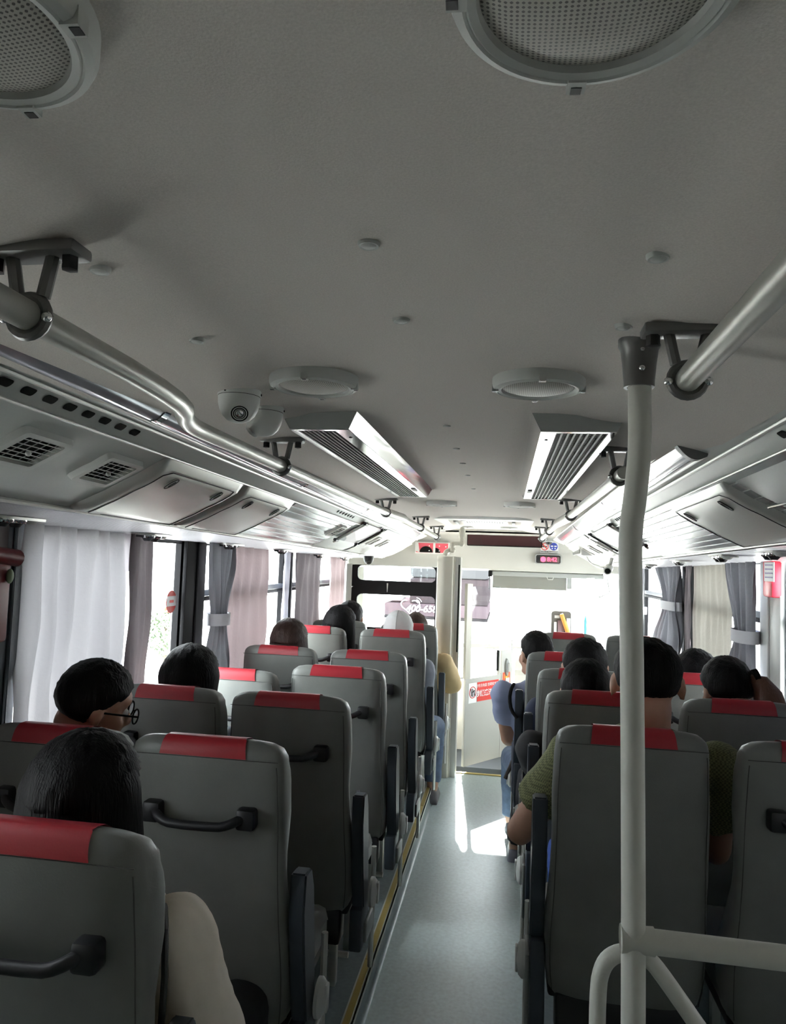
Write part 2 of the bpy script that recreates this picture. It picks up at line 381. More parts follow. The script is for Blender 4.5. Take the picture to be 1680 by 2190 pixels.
def cover(side, root, y0, y1, m_):
    d0, d1 = .700, .972; b = MB()
    rows = []; N = 10
    for i in range(9):
        Y = y0 + (y1 - y0) * i / 8; e = min(i, 8 - i); lift = (.0, .016, .02)[min(e, 2)]
        rows.append([DS(side, d0 + (d1 - d0) * j / N, Y - (.0 if side < 0 else .0), (.001 if j in (0, N) else lift) + .001) for j in range(N + 1)])
    # squeeze outer stations close to the edges for a crisp pressed rim
    for i, fr in ((1, .012), (2, .035), (6, None), (7, None)):
        Y = (y0 + fr) if fr else (y1 - (.035 if i == 6 else .012))
        lift = .018 if i in (1, 7) else .021
        rows[i] = [DS(side, d0 + (d1 - d0) * j / N, Y, .001 if j in (0, N) else lift) for j in range(N + 1)]
    rows[3], rows[4], rows[5] = [[DS(side, d0 + (d1 - d0) * j / N, y0 + (y1 - y0) * q, .001 if j in (0, N) else .022) for j in range(N + 1)] for q in (.3, .5, .7)]
    c = obj('access_cover', b.loft(rows, None), m_, root, ang=60)
    # door line
    ya, yb, da, db = y0 + .05, y1 - .04, .722, .945
    loop = [(ya, db), (ya, da + .02), (ya + .02, da), (yb - .02, da), (yb, da + .02), (yb, db), (ya, db)]
    pts = []
    for (a, c_), (e, f) in zip(loop, loop[1:]):
        for k in range(8): pts.append(DS(side, c_ + (f - c_) * k / 8, a + (e - a) * k / 8, .0222))
    obj('door_gap', MB().tube(pts, .0014, 5, cap=False), black, c)
    for Y in (y0 + .13, y1 - .12):
        ol = [DS(side, .757 + .020 * math.sin(a), Y + .013 * math.cos(a), .0225) for a in [2 * math.pi * k / 18 for k in range(18)]]
        l = obj('latch', MB().poly(ol, (0, 0, -.003)), lgrey, c)
        obj('latch_slot', MB().tube([DS(side, .757 + .020 * math.sin(a), Y + .013 * math.cos(a), .0255) for a in [2 * math.pi * k / 18 for k in range(19)]] , .0014, 5), black, c)
        obj('latch_slot', MB().tube([DS(side, .746, Y, .027), DS(side, .768, Y, .027)], .0016, 5), black, c)
dl = duct(-1, 'long silver overhead air duct along the left side of the bus above the curtains')
dr = duct(1, 'long ribbed silver overhead air duct along the right side of the bus behind the pole')
obj('ribbed_panel', ribbed(-1, 2.88, 4.08), alu, dl, ang=20)
obj('ribbed_panel', ribbed(1, YB, 3.95), alu, dr, ang=20)
for sd, r, y0 in ((-1, dl, 4.95), (1, dr, 4.95)):
    obj('end_fascia', strip(sd, .66, .955, y0, 6.5, .005, 10, 3), cream, r)
    b = MB()     # rounded pod at the front end
    rows = []
    for i in range(7):
        Y = 5.75 + .9 * i / 6; k = math.sin(math.pi * i / 6) ** .5 if 0 < i < 6 else 0; rows.append([DS(sd, .70 + (.26) * j / 10, Y, .004 + .03 * k * math.sin(math.pi * j / 10) ** .5) for j in range(11)])
    obj('front_pod', b.loft(rows, None), cream, r)
    b = MB().poly([DS(sd, d, 6.54) for d, _ in DP] + [Vector((CX + sd * 1.345, 6.54, .29))], (0, .02, 0)); obj('end_cap', b, cream, r, smooth=False)
slots(-1, dl, .95, 1.50, 10, .034)
slots(1, dr, 1.15, 1.47, 6, .034)
slots(-1, dl, 3.5, 3.86, 7, .020); slots(-1, dl, 4.75, 6.1, 20, .022); slots(1, dr, 3.35, 3.6, 6, .022)
louvre(-1, dl, 1.305, .790, .155, .100); louvre(-1, dl, 1.60, .790, .155, .100)
louvre(-1, dl, 1.00, .790, .155, .100)
cover(-1, dl, 1.72, 2.28, alu2); cover(-1, dl, 2.31, 2.86, alu2); cover(1, dr, 1.98, 2.62, alu2)
for Y in (3.95, 5.12, 5.5, 6.15, 6.40): louvre(-1, dl, Y, .785, .14, .095, cream, 5)
for Y in (4.95, 5.4, 5.85): louvre(1, dr, Y, .785, .14, .095, cream, 5)
# scoop shaped outlet on the right duct
b = MB(); rows = []
for i in range(9):
    a = math.pi * .5 * i / 8; Y = 1.92 - .55 * (i / 8); k = math.sin(min(1, i / 3) * math.pi / 2)
    rows.append([DS(1, .715 + .115 * j / 8, Y, .003 + .035 * k * math.sin(math.pi * (j / 8) * .55)) for j in range(9)])
obj('scoop', b.loft(rows, None), mgrey, dr)
obj('scoop_lip', MB().tube([DS(1, .792, 1.88, .03), DS(1, .792, 1.35, .036)], .004, 8), chrome, dr)
# poster panels held by two rods on each duct
def poster(side, y0, y1, label, cols):
    r = thing('poster_holder', DS(side, .75, (y0 + y1) / 2, .01), label, 'poster')
    b = strip(side, .672, .842, y0, y1, .010, 6, 4, .003); obj('poster_sheet', b, cols[0], r)
    # wavy second colour
    ol = []; N = 14
    for k in range(N + 1): t = k / N; ol.append(DS(side, .842 - (.11 * (1 - t) + .012 * math.sin(t * 17) * (side > 0)) * (1 if side < 0 else .75 + .25 * t), y0 + (y1 - y0) * t, .0125))
    rows = [ol, [DS(side, .842, y0 + (y1 - y0) * k / N, .0125) for k in range(N + 1)]]
    obj('poster_print', MB().loft(rows, None), cols[1], r)
    if side < 0:
        rows = [[DS(side, .842 - .055 * (1 - k / 6) ** .5, y0 + .22 * k / 6, .0135) for k in range(7)], [DS(side, .842, y0 + .22 * k / 6, .0135) for k in range(7)]]
        obj('poster_print', MB().loft(rows, None), black, r)
    for y in (y0, y1):
        obj('rod', MB().tube([DS(side, .655, y, .02), DS(side, .86, y, .02)], .006, 8), alu2 if y == y0 else black, r)
        for d in (.67, .842): obj('rod_knob', MB().tube([DS(side, d, y - .035, .018), DS(side, d, y + .035, .018)], [.010, .010], 10), black, r)
    return r
poster(-1, 4.18, 4.78, 'mauve and white poster clipped between two rods on the left duct', (mat('poster_pale', (.55, .53, .54), .4), mat('poster_mauve', (.30, .26, .28), .4)))
poster(1, 3.78, 4.62, 'teal and white wavy poster clipped between black rods on the right duct', (mat('poster_white', (.60, .64, .63), .4), mat('poster_teal', (.14, .19, .20), .4)))
# reading lamp / air nozzle units in the soffit
def nozzle_unit():
    r = thing('air_nozzle_unit', (0, 0, 0), '', 'air nozzle', 'chrome air nozzle units under the ducts')
    ol = [(x, y, -.004) for x, y in roundrect(.085, .20, .035)]
    obj('base_plate', MB().poly(ol, (0, 0, .008)), alu2, r)
    for y in (-.055, .0):
        b = MB().lathe((0, y, -.004), [(.0, -.022), (.012, -.022), (.018, -.014), (.024, -.008), (.026, 0)], 18); obj('nozzle', b, black, r)
        obj('nozzle_ring', MB().lathe((0, y, -.004), [(.022, -.006), (.027, -.010), (.030, -.004), (.030, .002)], 18), chrome, r)
    obj('reading_lamp', MB().lathe((0, .062, -.004), [(0, -.012), (.015, -.010), (.024, 0)], 18), lgrey, r)
    obj('switch', MB().box((-.03, -.09, -.014), (.0, -.076, 0), .003), black, r)
    return r
nu = nozzle_unit(); first = True
NZ = [(-1, 1.223, 1.88, 'above the bright curtain at the left edge'), (-1, 1.229, 2.72, 'above the open left window'), (-1, 1.24, 3.58, 'above the tied grey left curtain'), (-1, 1.21, 4.36, 'between the rose curtains on the left'), (-1, 1.22, 5.33, 'above the mauve left curtain'), (-1, 1.22, 6.2, 'beside the black dome camera'),
      (1, 1.087, 2.75, 'largest one at the right edge of the picture'), (1, 1.06, 3.27, 'above the right curtains tied near the edge'), (1, 1.08, 4.12, 'above the sand curtain on the right'), (1, 1.13, 5.27, 'just right of the foreground pole')]
for s_, d, Y, lab in NZ:
    o = nu if first else copy_tree(nu); first = False
    o.location = DS(s_, d, Y, .006); o.rotation_euler = (0, math.radians(-3 * s_), math.pi if s_ > 0 else 0)
    o['label'] = 'chrome and black air nozzle unit ' + lab
# ---------------------------------------------------------------- lamp covers along ceiling edges
def lamp(side, y0, y1, label, capped):
    r = thing('lamp_cover', (CX + side * .58, (y0 + y1) / 2, .28), label, 'lamp')
    def LP(a, Y): 
        t = a / 10; d = .548 + .072 * t; z = .290 - .030 * t - .020 * math.sin(math.pi * t); return Vector((CX + side * d, Y, z + fall(Y)))
    segs = max(1, round((y1 - y0) / 1.25))
    for k in range(segs):
        a, c = y0 + (y1 - y0) * k / segs, y0 + (y1 - y0) * (k + 1) / segs
        obj('diffuser', MB().loft([[LP(j, Y) for j in range(11)] for Y in (a + .008, c - .008)], None), mat('lamp_diffuser', (.42, .42, .47), .16, metal=.35, spec=.8), r)
        obj('joint_band', MB().loft([[LP(j, Y) + Vector((-side * .001, 0, -.002)) for j in range(11)] for Y in (c - .012, c + .012)], None), chrome, r)
    for j in (0, 10): obj('side_trim', MB().tube([LP(j, y0) + Vector((0, 0, -.001)), LP(j, y1) + Vector((0, 0, -.001))], .005, 8), alu2, r)
    if capped: 
        pts = [LP(j, y0) + Vector((-side * .0, -.0, -.006)) for j in range(11)] + [Vector((CX + side * .625, y0, .272 + fall(y0))), Vector((CX + side * .54, y0, .302 + fall(y0)))]
        obj('end_cap', MB().poly(pts, (0, -.03, 0)), mat('cap_grey', (.13, .13, .13), .5), r, smooth=False)
lamp(-1, .3, 6.0, 'long unlit curved lamp cover along the left ceiling edge', False)
lamp(1, 1.84, 6.0, 'long unlit curved lamp cover with grey end cap along the right ceiling edge', True)
# ---------------------------------------------------------------- handrails
def bracket(root, x, Y, zr, m_=cast, w=.058, rr=.017, along=False):
    zc = cz(x, Y)
    def B(name, mb, mm=m_): return obj(name, mb, mm, br if name != 'rail_bracket' else root)
    b = MB().box((x - w, Y - .020, zc - .010), (x + w, Y + .020, zc + .004), .004)
    for s in (-1, 1): b.tube([(x + s * .024, Y, zc - .008), (x + s * .015, Y, zr + rr + .004)], [.0075, .0075], 8)
    ring = [(x + (rr + .004) * math.cos(a), Y, zr + (rr + .004) * math.sin(a)) for a in [2 * math.pi * k / 20 for k in range(21)]]
    b.tube(ring, .0065, 8, cap=False)
    br = obj('rail_bracket', b, m_, root)
    for s in (-1, 1):
        B('bolt', MB().lathe((x + s * (w - .014), Y, zc - .010), [(0, -.016), (.009, -.014), (.009, 0)], 6), black)
        B('screw', MB().ell((x + s * (rr + .008), Y - .006, zr - .003), (.006, .005, .006), n=10, k=6), chrome)
def rail(pts, brs, label, sleeve=None):
    r = thing('ceiling_handrail', pts[0], label, 'handrail')
    obj('rail_tube', MB().tube(pts, .0165, 20, smooth=2), rail_m, r)
    for x, Y, z in brs: bracket(r, x, Y, z)
    if sleeve: obj('sleeve', MB().tube(sleeve, [.017, .024, .024, .018], 18), rail_m, r)
    return r
rail([(-.50, -.9, .250), (-.512, .60, .250), (-.520, 1.10, .247), (-.595, 1.26, .243), (-.600, 1.40, .242), (-.603, 3.7, .242), (-.57, 4.0, .238), (-.560, 5.95, .205)],
     [(-.514, .70, .249), (-.601, 1.87, .242), (-.603, 3.6, .242), (-.566, 4.8, .226), (-.560, 5.85, .208)], 'grey tubular handrail hung from the left ceiling, bent near the dome cameras',
     [(-.603, 3.62, .242), (-.60, 3.7, .242), (-.572, 4.0, .238), (-.569, 4.06, .237)])
rail([(.222, -.9, .255), (.226, .5, .252), (.229, 1.015, .250)], [(.229, .99, .250)], 'grey tubular handrail ending in a clamp beside the foreground pole')
rail([(.288, 1.9, .243), (.290, 3.7, .238), (.268, 4.1, .234), (.262, 5.75, .205)],
     [(.288, 1.97, .243), (.290, 3.45, .238), (.266, 4.75, .223), (.262, 5.6, .208)], 'grey tubular handrail of the right ceiling running to the front behind the pole',
     [(.290, 3.5, .238), (.289, 3.6, .238), (.270, 4.02, .235), (.267, 4.1, .234)])
# ---------------------------------------------------------------- foreground pole
pr = thing('grab_pole', at(1358, 2060, Y=1.08), 'grey upright grab pole with side bar and looped base in the foreground', 'pole')
pp = [at(1367, 742, Y=1.08), at(1367, 860, Y=1.08), at(1368, 960, Y=1.08), at(1358, 1060, Y=1.08), at(1347, 1140, Y=1.08), at(1347, 1220, Y=1.08), at(1352, 1500, Y=1.08)]
pp += [Vector((.1865, 1.08, -.6)), Vector((.1905, 1.08, -1.4)), Vector((.192, 1.08, ZF))]
obj('pole_tube', MB().tube(pp, .0163, 24, smooth=2), pole_m, pr)
ct = at(1367, 730, Y=1.08); zc0 = cz(ct.x, 1.08)
obj('ceiling_socket', MB().lathe((ct.x, 1.08, 0), [(.0165, .262), (.0215, .262), (.0215, .268), (.0240, zc0 - .030), (.0265, zc0 - .010), (.030, zc0 - .004), (.030, zc0 + .006)], 28), cast, pr)
for z in (.285, .312): obj('screw', MB().ell((ct.x, 1.08 - .0235, z), (.0045, .003, .0045), n=12, k=6), chrome, pr)
obj('side_bar', MB().tube([(.19, 1.08, -.507), (.40, 1.085, -.512), (1.18, 1.09, -.53)], .0163, 20), pole_m, pr)
obj('loop_bar', MB().tube([(.145, 1.12, ZF), (.145, 1.12, -.75), (.143, 1.12, -.60), (.150, 1.12, -.565), (.166, 1.12, -.548), (.19, 1.12, -.543), (.212, 1.12, -.548), (.232, 1.12, -.570), (.30, 1.12, -.66), (.55, 1.12, -.98), (.9, 1.12, -1.42)], .0118, 16, smooth=2), pole_m, pr)
obj('weld_bead', MB().lathe((.19, 1.08, -.507), [(.0185, .022), (.0175, .0), (.0185, -.022)], 16, axis='x'), pole_m, pr)
# ---------------------------------------------------------------- ceiling speakers
def speaker_mesh():
    r = thing('ceiling_speaker', (0, 0, 0), '', 'speaker', 'round ceiling speakers')
    R = .0835
    obj('rim', MB().lathe((0, 0, 0), [(R * .78, -.014), (R * .80, -.019), (R * .86, -.0205), (R * .88, -.019), (R * .90, -.0205), (R * .97, -.018), (R, -.012), (R, .004)], 56), speakm, r)
    # perforated grille: a domed disc whose holes are drawn as dark dots in the colour
    g = MB(); g.lathe((0, 0, 0), [(0, -.0225), (R * .3, -.022), (R * .6, -.0195), (R * .79, -.0145)], 48)
    obj('grille', g, grille_m, r)
    for k in range(4):
        a = math.pi / 2 * k + .05; b = MB().box((-.006, R * .86, -.022), (.006, R * 1.005, -.010)); b.v = [Matrix.Rotation(a, 3, 'Z') @ Vector(v) for v in b.v]
        t = obj('tab', b, speakm, r, smooth=False)
        h = MB().box((-.0035, R * .92, -.0225), (.0035, R * 1.002, -.0205)); h.v = [Matrix.Rotation(a, 3, 'Z') @ Vector(v) for v in h.v]; obj('tab_slot', h, black, t, smooth=False)
    return r
grille_m = bpy.data.materials.new('perforated_grille'); grille_m.use_nodes = True
_n = grille_m.node_tree.nodes; _l = grille_m.node_tree.links; _b = _n['Principled BSDF']; _b.inputs['Roughness'].default_value = .6
_tc = _n.new('ShaderNodeTexCoord'); _sx = _n.new('ShaderNodeSeparateXYZ'); _l.new(_tc.outputs['Object'], _sx.inputs[0])
_ms = []
for ax in (0, 1):
    a = _n.new('ShaderNodeMath'); a.operation = 'MULTIPLY'; a.inputs[1].default_value = 2 * math.pi / .0034; _l.new(_sx.outputs[ax], a.inputs[0])
    c = _n.new('ShaderNodeMath'); c.operation = 'SINE'; _l.new(a.outputs[0], c.inputs[0]); _ms.append(c)
_p = _n.new('ShaderNodeMath'); _p.operation = 'ADD'; _l.new(_ms[0].outputs[0], _p.inputs[0]); _l.new(_ms[1].outputs[0], _p.inputs[1])
_r = _n.new('ShaderNodeValToRGB'); _r.color_ramp.elements[0].position = .5; _r.color_ramp.elements[1].position = .85
_r.color_ramp.elements[0].color = (.42, .40, .36, 1); _r.color_ramp.elements[1].color = (.09, .085, .08, 1)
_l.new(_p.outputs[0], _r.inputs[0]); _l.new(_r.outputs[0], _b.inputs['Base Color'])
sp = speaker_mesh(); first = True
for x, Y, lab in ((-.347, .385, 'round pale ceiling speaker cut by the top left corner'), (.042, .397, 'round pale ceiling speaker cut by the top edge, upper right'), (-.366, 1.315, 'round pale ceiling speaker behind the two dome cameras'), (.050, 1.335, 'round pale ceiling speaker left of the pole top'),
                  (-.355, 3.95, 'thin looking ceiling speaker left of the roof hatch'), (.062, 3.92, 'thin looking ceiling speaker right above the roof hatch'), (-.60, 6.3, 'farthest left ceiling speaker above the red panel'), (-.33, 6.15, 'small far ceiling speaker beside the cream pipe'), (.02, 6.1, 'small far ceiling speaker above the dark display')):
    o = sp if first else copy_tree(sp); first = False; o.location = (x, Y, cz(x, Y) - .001 * 1); o['label'] = lab
    if Y > 5: o.scale = (.9, .9, .6)
# ceiling plugs
def plug(): 
    r = MB().lathe((0, 0, 0), [(0, -.0045), (.006, -.0045), (.0085, -.003), (.011, -.0035), (.0125, -.001), (.013, .003)], 20); return obj('ceiling_plug', r, speakm)
pg = plug(); first = True
PL = [(-.155, .752), (-.155, 1.0), (-.155, 1.80), (-.155, 2.16), (-.155, 2.48), (-.155, 2.82), (-.155, 3.3), (-.48, .772), (-.48, 1.045), (.152, .79), (.152, 1.02)]
PN = ['nearest the camera on the ceiling centre line', 'second one on the ceiling centre line', 'just behind the speakers between the two vents', 'between the vents, beyond the first tiny one', 'between the vents, third tiny one', 'between the far ends of the vents', 'past the far ends of the vents', 'right of the big left rail bracket', 'above the dome cameras', 'near the upper right corner', 'just above the pole socket']
for (x, Y), lab in zip(PL, PN):
    o = pg if first else pg.copy()
    if not first: COL.objects.link(o)
    first = False; o.location = (x, Y, cz(x, Y)); tag(o, 'small round ceiling plug ' + lab, 'cap', 'round plugs in the ceiling')
    if 1.5 < Y: o.scale = (.8, .8, .8)
# ---------------------------------------------------------------- ceiling air return vents
def ceiling_vent(x0, x1, y0, y1, label, lampside):
    z = .338; r = thing('ceiling_vent', ((x0 + x1) / 2, (y0 + y1) / 2, z), label, 'vent')
    i = .022; zb = z - .038; zb0 = z + .004
    o_ = [(x0, y0), (x1, y0), (x1, y1), (x0, y1)]; n_ = [(x0 + i, y0 + .012), (x1 - i, y0 + .012), (x1 - i, y1 - i), (x0 + i, y1 - i)]
    b = MB()
    for k in range(4):
        a, c = k, (k + 1) % 4
        side = MB().add([(*o_[a], zb0), (*o_[c], zb0), (*n_[c], zb), (*n_[a], zb)], [(0, 1, 2, 3)]); obj('frame_side', side, mgrey if k == 0 else chrome, r, smooth=False)
    w0, w1 = (.030, .014) if lampside < 0 else (.012, .030)
    ia, ib = n_[0][0], n_[1][0]
    if lampside < 0: g0, g1 = ia + .034, ib - .016
    else: g0, g1 = ia + .016, ib - .034
    ya, yb = n_[0][1] + .012, n_[2][1] - .012
    for a, c, d, e in ((ia, g0, n_[0][1], n_[2][1]), (g1, ib, n_[0][1], n_[2][1]), (g0, g1, n_[0][1], ya), (g0, g1, yb, n_[2][1])):
        obj('face_plate', MB().box((a, d, zb - .002), (c, e, zb + .002)), mat('polished_steel', (.80, .82, .84), .10, metal=1), r, smooth=False)
    obj('filter', MB().box((g0, ya, zb + .012), (g1, yb, zb + .016)), acgrille, r, smooth=False)
    N = 8
    for k in range(N + 1):
        xx = g0 + (g1 - g0) * k / N
        obj('louvre_bar', MB().box((xx - .0022, ya, zb - .001), (xx + .0022, yb, zb + .010)), mat('louvre_rib', (.075, .07, .065), .55), r, smooth=False)
    cr = MB()
    for k in range(110): 
        yy = ya + (yb - ya) * k / 110; cr.box((g0, yy, zb + .003), (g1, yy + .003, zb + .006))
    obj('cross_mesh', cr, acgrille, r, smooth=False, kind='stuff')
    xx = (ia + g0) / 2 if lampside < 0 else (g1 + ib) / 2
    obj('button', MB().box((xx - .009, y1 - .42, zb - .006), (xx + .009, y1 - .33, zb), .003), mgrey, r)
    obj('rivet', MB().ell((xx, ya + .09, zb - .002), (.005, .008, .002), n=10, k=5), black, r)
ceiling_vent(-.53, -.345, 1.62, 3.36, 'long louvred ceiling vent with chrome frame, left of the two', 1)
ceiling_vent(.047, .256, 1.63, 3.34, 'long louvred ceiling vent with chrome frame, right of the two', -1)
# roof hatch
h = thing('roof_hatch', (-.165, 5.65, .33), 'white oval roof hatch with slotted grille above the dark display', 'hatch')
zc_ = .338
def hr(w, l, z): return [(-.165 + x, 5.60 + y, z) for x, y in roundrect(w, l, .10, 6)]
A, B, C_, D_ = hr(.70, 1.22, zc_ + .012), hr(.69, 1.20, zc_ - .035), hr(.58, 1.02, zc_ - .040), hr(.50, .90, zc_ - .012)
b = MB()
for p, q in ((A, B), (B, C_), (C_, D_)): b.loft([p + [p[0]], q + [q[0]]], None)
obj('hatch_frame', b, whitep, h); obj('hatch_lid', MB().poly(hr(.50, .90, zc_ - .014), (0, 0, .01)), whitep, h, smooth=False)
obj('grille_plate', MB().poly([(-.165 + x, 5.60 + y, zc_ - .030) for x, y in roundrect(.34, .62, .05, 5)], (0, 0, .016)), cream, h)
for k in range(15):
    t = (k - 7) / 7; x = -.165 + .13 * t; y = 5.36 - .02 * math.cos(t * 1.5)
    obj('grille_slot', MB().box((x - .0035, y + .03 * t * t, zc_ - .032), (x + .0035, y + .17 + .03 * t * t, zc_ - .029)), black, h, smooth=False)
for s in (-1, 1): obj('latch', MB().box((-.165 + s * .21 - .012, 5.3, zc_ - .04), (-.165 + s * .21 + .012, 5.7, zc_ - .014), .005), mgrey, h)
# ---------------------------------------------------------------- dome cameras
def dome(x, Y, z, R, label, body, lens_dir, dark=False, grp=None):
    r = thing('dome_camera', (x, Y, z), label, 'security camera', grp)
    obj('mount_ring', MB().lathe((x, Y, z), [(R * 1.02, .008), (R * 1.02, -R * .18), (R * 1.0, -R * .24)], 36), body, r)
    obj('ring_gap', MB().lathe((x, Y, z), [(R * .99, -R * .235), (R * .99, -R * .26)], 36), blkp, r)
    obj('dome_shell', MB().lathe((x, Y, z), [(R * .985, -R * .26), (R * .97, -R * .55), (R * .90, -R * .86), (R * .76, -R * 1.14), (R * .54, -R * 1.36), (R * .28, -R * 1.47), (0, -R * 1.5)], 40), body, r)
    d = Vector(lens_dir).normalized(); c = Vector((x, Y, z - R * .62)); q = d.to_track_quat('Z', 'Y').to_matrix()
    def L(prof): 
        b = MB().lathe((0, 0, 0), prof, 28); b.v = [tuple(c + q @ Vector(v)) for v in b.v]; return b
    obj('lens_collar', L([(R * .30, R * .94), (R * .42, R * .94), (R * .44, R * .82), (R * .50, R * .70)]), body, r)
    obj('lens_face', L([(0, R * .93), (R * .30, R * .93), (R * .40, R * .955)]), blkp, r)
    obj('lens', L([(0, R * .99), (R * .12, R * .97), (R * .18, R * .93)]), chrome if not dark else blackrub, r)
    obj('lens_ring', L([(R * .20, R * .955), (R * .235, R * .965), (R * .26, R * .95)]), mgrey, r)
    for a in (0, 2.1, 4.2): obj('screw_hole', MB().ell((x + R * 1.0 * math.cos(a - 1.9), Y + R * 1.0 * math.sin(a - 1.9), z - R * .12), (.003, .003, .0028), n=8, k=5), blkp, r)
    return r
p = at(512, 838, Z=.325); dome(p.x, p.y, .325, .042, 'white dome camera on the ceiling, the nearer of the two above the left rail', whitep, (.35, -.75, -.62), grp='white dome cameras')
p = at(568, 873, Z=.325); dome(p.x - .003, p.y, .325, .042, 'white dome camera partly behind the nearer one above the left rail', whitep, (-.75, .2, -.6), grp='white dome cameras')
p = DS(-1, 1.06, 5.75, .0); pc = at(788, 1192, Y=5.6); dome(pc.x, 5.6, pc.z + .004, .040, 'black dome camera under the far end of the left duct', black, (.3, -1, -.5), True)
for x, Y, lab in ((at(934, 1149, Y=6.6).x, 6.6, 'tiny dark dome camera above the red panel'), (at(1173, 1157, Y=6.6).x, 6.6, 'tiny dark dome camera above the no smoking sign')):
    zz = at(934 if x < 0 else 1173, 1148 if x < 0 else 1156, Y=6.6).z
    r = thing('dome_camera', (x, Y, zz), lab, 'security camera'); obj('mount_ring', MB().lathe((x, Y, zz), [(0, .02), (.036, .02), (.038, -.008), (.03, -.014)], 20), mgrey, r); obj('dome_shell', MB().lathe((x, Y, zz), [(.03, -.014), (.022, -.034), (0, -.042)], 20), black, r)
# bullet camera on right
c0 = at(1296, 1221, Y=5.2)
r = thing('bullet_camera', c0, 'small white bullet camera hanging under the right duct left of the pole', 'security camera')
obj('camera_body', MB().tube([c0 + Vector((0, -.06, -.0)), c0 + Vector((.03, .10, .02))], [.026, .030], 18), whitep, r)
obj('lens', MB().tube([c0 + Vector((0, -.068, 0)), c0 + Vector((0, -.058, 0))], [.018, .019], 16), blkp, r)
obj('mount_arm', MB().tube([c0 + Vector((.03, .08, .02)), c0 + Vector((.05, .1, .09))], .012, 10), whitep, r)
c1 = at(1245, 1180, Y=5.9)
r = thing('wall_fan', c1, 'small pale swivel lamp on the front panel above the bullet camera', 'lamp')
obj('lamp_head', MB().box(c1 + Vector((-.02, -.06, -.035)), c1 + Vector((.10, .06, .035)), .02), whitep, r)
obj('lamp_neck', MB().tube([c1 + Vector((-.02, 0, 0)), c1 + Vector((-.07, .02, -.02))], [.02, .012], 12), whitep, r)
obj('cable', MB().tube([c1 + Vector((.03, 0, -.03)), at(1262, 1205, Y=5.8), at(1285, 1215, Y=5.5), c0 + Vector((-.01, .05, .02))], .006, 8, smooth=2), whitep, r)
# ---------------------------------------------------------------- front area: display, signs, clock, red panel
FYP = 6.895
def P(x, y, Y=FYP): return at(x, y, Y=Y)
r = thing('led_display', P(1079, 1172), 'dark red unlit display board on the front bulkhead', 'display')
bl, tr_ = P(1001, 1165), P(1157, 1142)
zt, zb_ = .298, .176; obj('housing', MB().box((bl.x - .008, 6.80, zb_ - .008), (tr_.x + .008, 6.92, zt + .006), .006), blkp, r)
obj('screen', MB().box((bl.x, 6.795, zb_), (tr_.x, 6.80, zt)), ledm, r, smooth=False)
def disc(name, c, R, m_, par, Y0, th=.002, n=28):
    return obj(name, MB().poly([(c.x + R * math.cos(2 * math.pi * k / n), Y0, c.z + R * math.sin(2 * math.pi * k / n)) for k in range(n)], (0, -th, 0)), m_, par, smooth=False)
def ring(name, c, R, w, m_, par, Y0):
    b = MB().lathe((c.x, Y0, c.z), [(R - w, 0), (R - w, -.003), (R, -.003), (R, 0)], 28, axis='y'); return obj(name, b, m_, par, smooth=False)
c = P(1164.5, 1169); r = thing('no_smoking_sticker', c, 'white and red no smoking sticker right of the dark display', 'sticker')
obj('backing', MB().box((c.x - .037, 6.898, c.z - .062), (c.x + .037, 6.903, c.z + .038)), wht, r, smooth=False)
ring('red_ring', c, .034, .006, redp, r, 6.898); obj('cigarette', MB().box((c.x - .02, 6.893, c.z - .004), (c.x + .02, 6.898, c.z + .004)), blkp, r, smooth=False)
b = MB().poly([(c.x - .026, 6.892, c.z + .020), (c.x - .020, 6.892, c.z + .026), (c.x + .026, 6.892, c.z - .020), (c.x + .020, 6.892, c.z - .026)], (0, -.002, 0)); obj('slash', b, redp, r, smooth=False)
text('禁止吸烟', .017, (c.x, 6.892, c.z - .049), FACE_CAM, blkp, r)
c = P(1183.5, 1169); r = thing('seat_belt_sticker', c, 'blue round seat belt sticker above the clock', 'sticker')
obj('backing', MB().box((c.x - .041, 6.898, c.z - .062), (c.x + .041, 6.903, c.z + .038)), wht, r, smooth=False)
disc('blue_disc', c, .036, bluep, r, 6.898); 
for s in (-1, 1):
    obj('figure_shoulders', MB().box((c.x + s * .016 - .011, 6.892, c.z - .003), (c.x + s * .016 + .011, 6.896, c.z + .009), .002), wht, r); disc('figure_hand', Vector((c.x + s * .013, 0, c.z - .018)), .006, wht, r, 6.896)
text('请系好安全带', .013, (c.x, 6.892, c.z - .049), FACE_CAM, blkp, r)
c = P(1171.5, 1196, 6.88); r = thing('digital_clock', c, 'black framed clock with red glowing digits below the stickers', 'clock')
w, hh = .115, .042
obj('clock_case', MB().poly([(c.x + x, 6.93, c.z + z) for x, z in roundrect(w * 2, hh * 2, .02, 5)], (0, -.06, 0)), black, r)
obj('clock_rim', MB().tube([(c.x + x, 6.87, c.z + z) for x, z in roundrect(w * 2, hh * 2, .02, 5) + [roundrect(w * 2, hh * 2, .02, 5)[0]]], .005, 8, cap=False), mgrey, r)
obj('clock_window', MB().box((c.x - .072, 6.867, c.z - .028), (c.x + .100, 6.871, c.z + .022)), mat('clock_glass', (.16, .12, .12), .25), r, smooth=False)
disc('alarm_icon', Vector((c.x - .045, 0, c.z - .003)), .024, ledon, r, 6.866); text('8:42', .052, (c.x + .035, 6.863, c.z - .003), FACE_CAM, ledon, r, bold=.001)
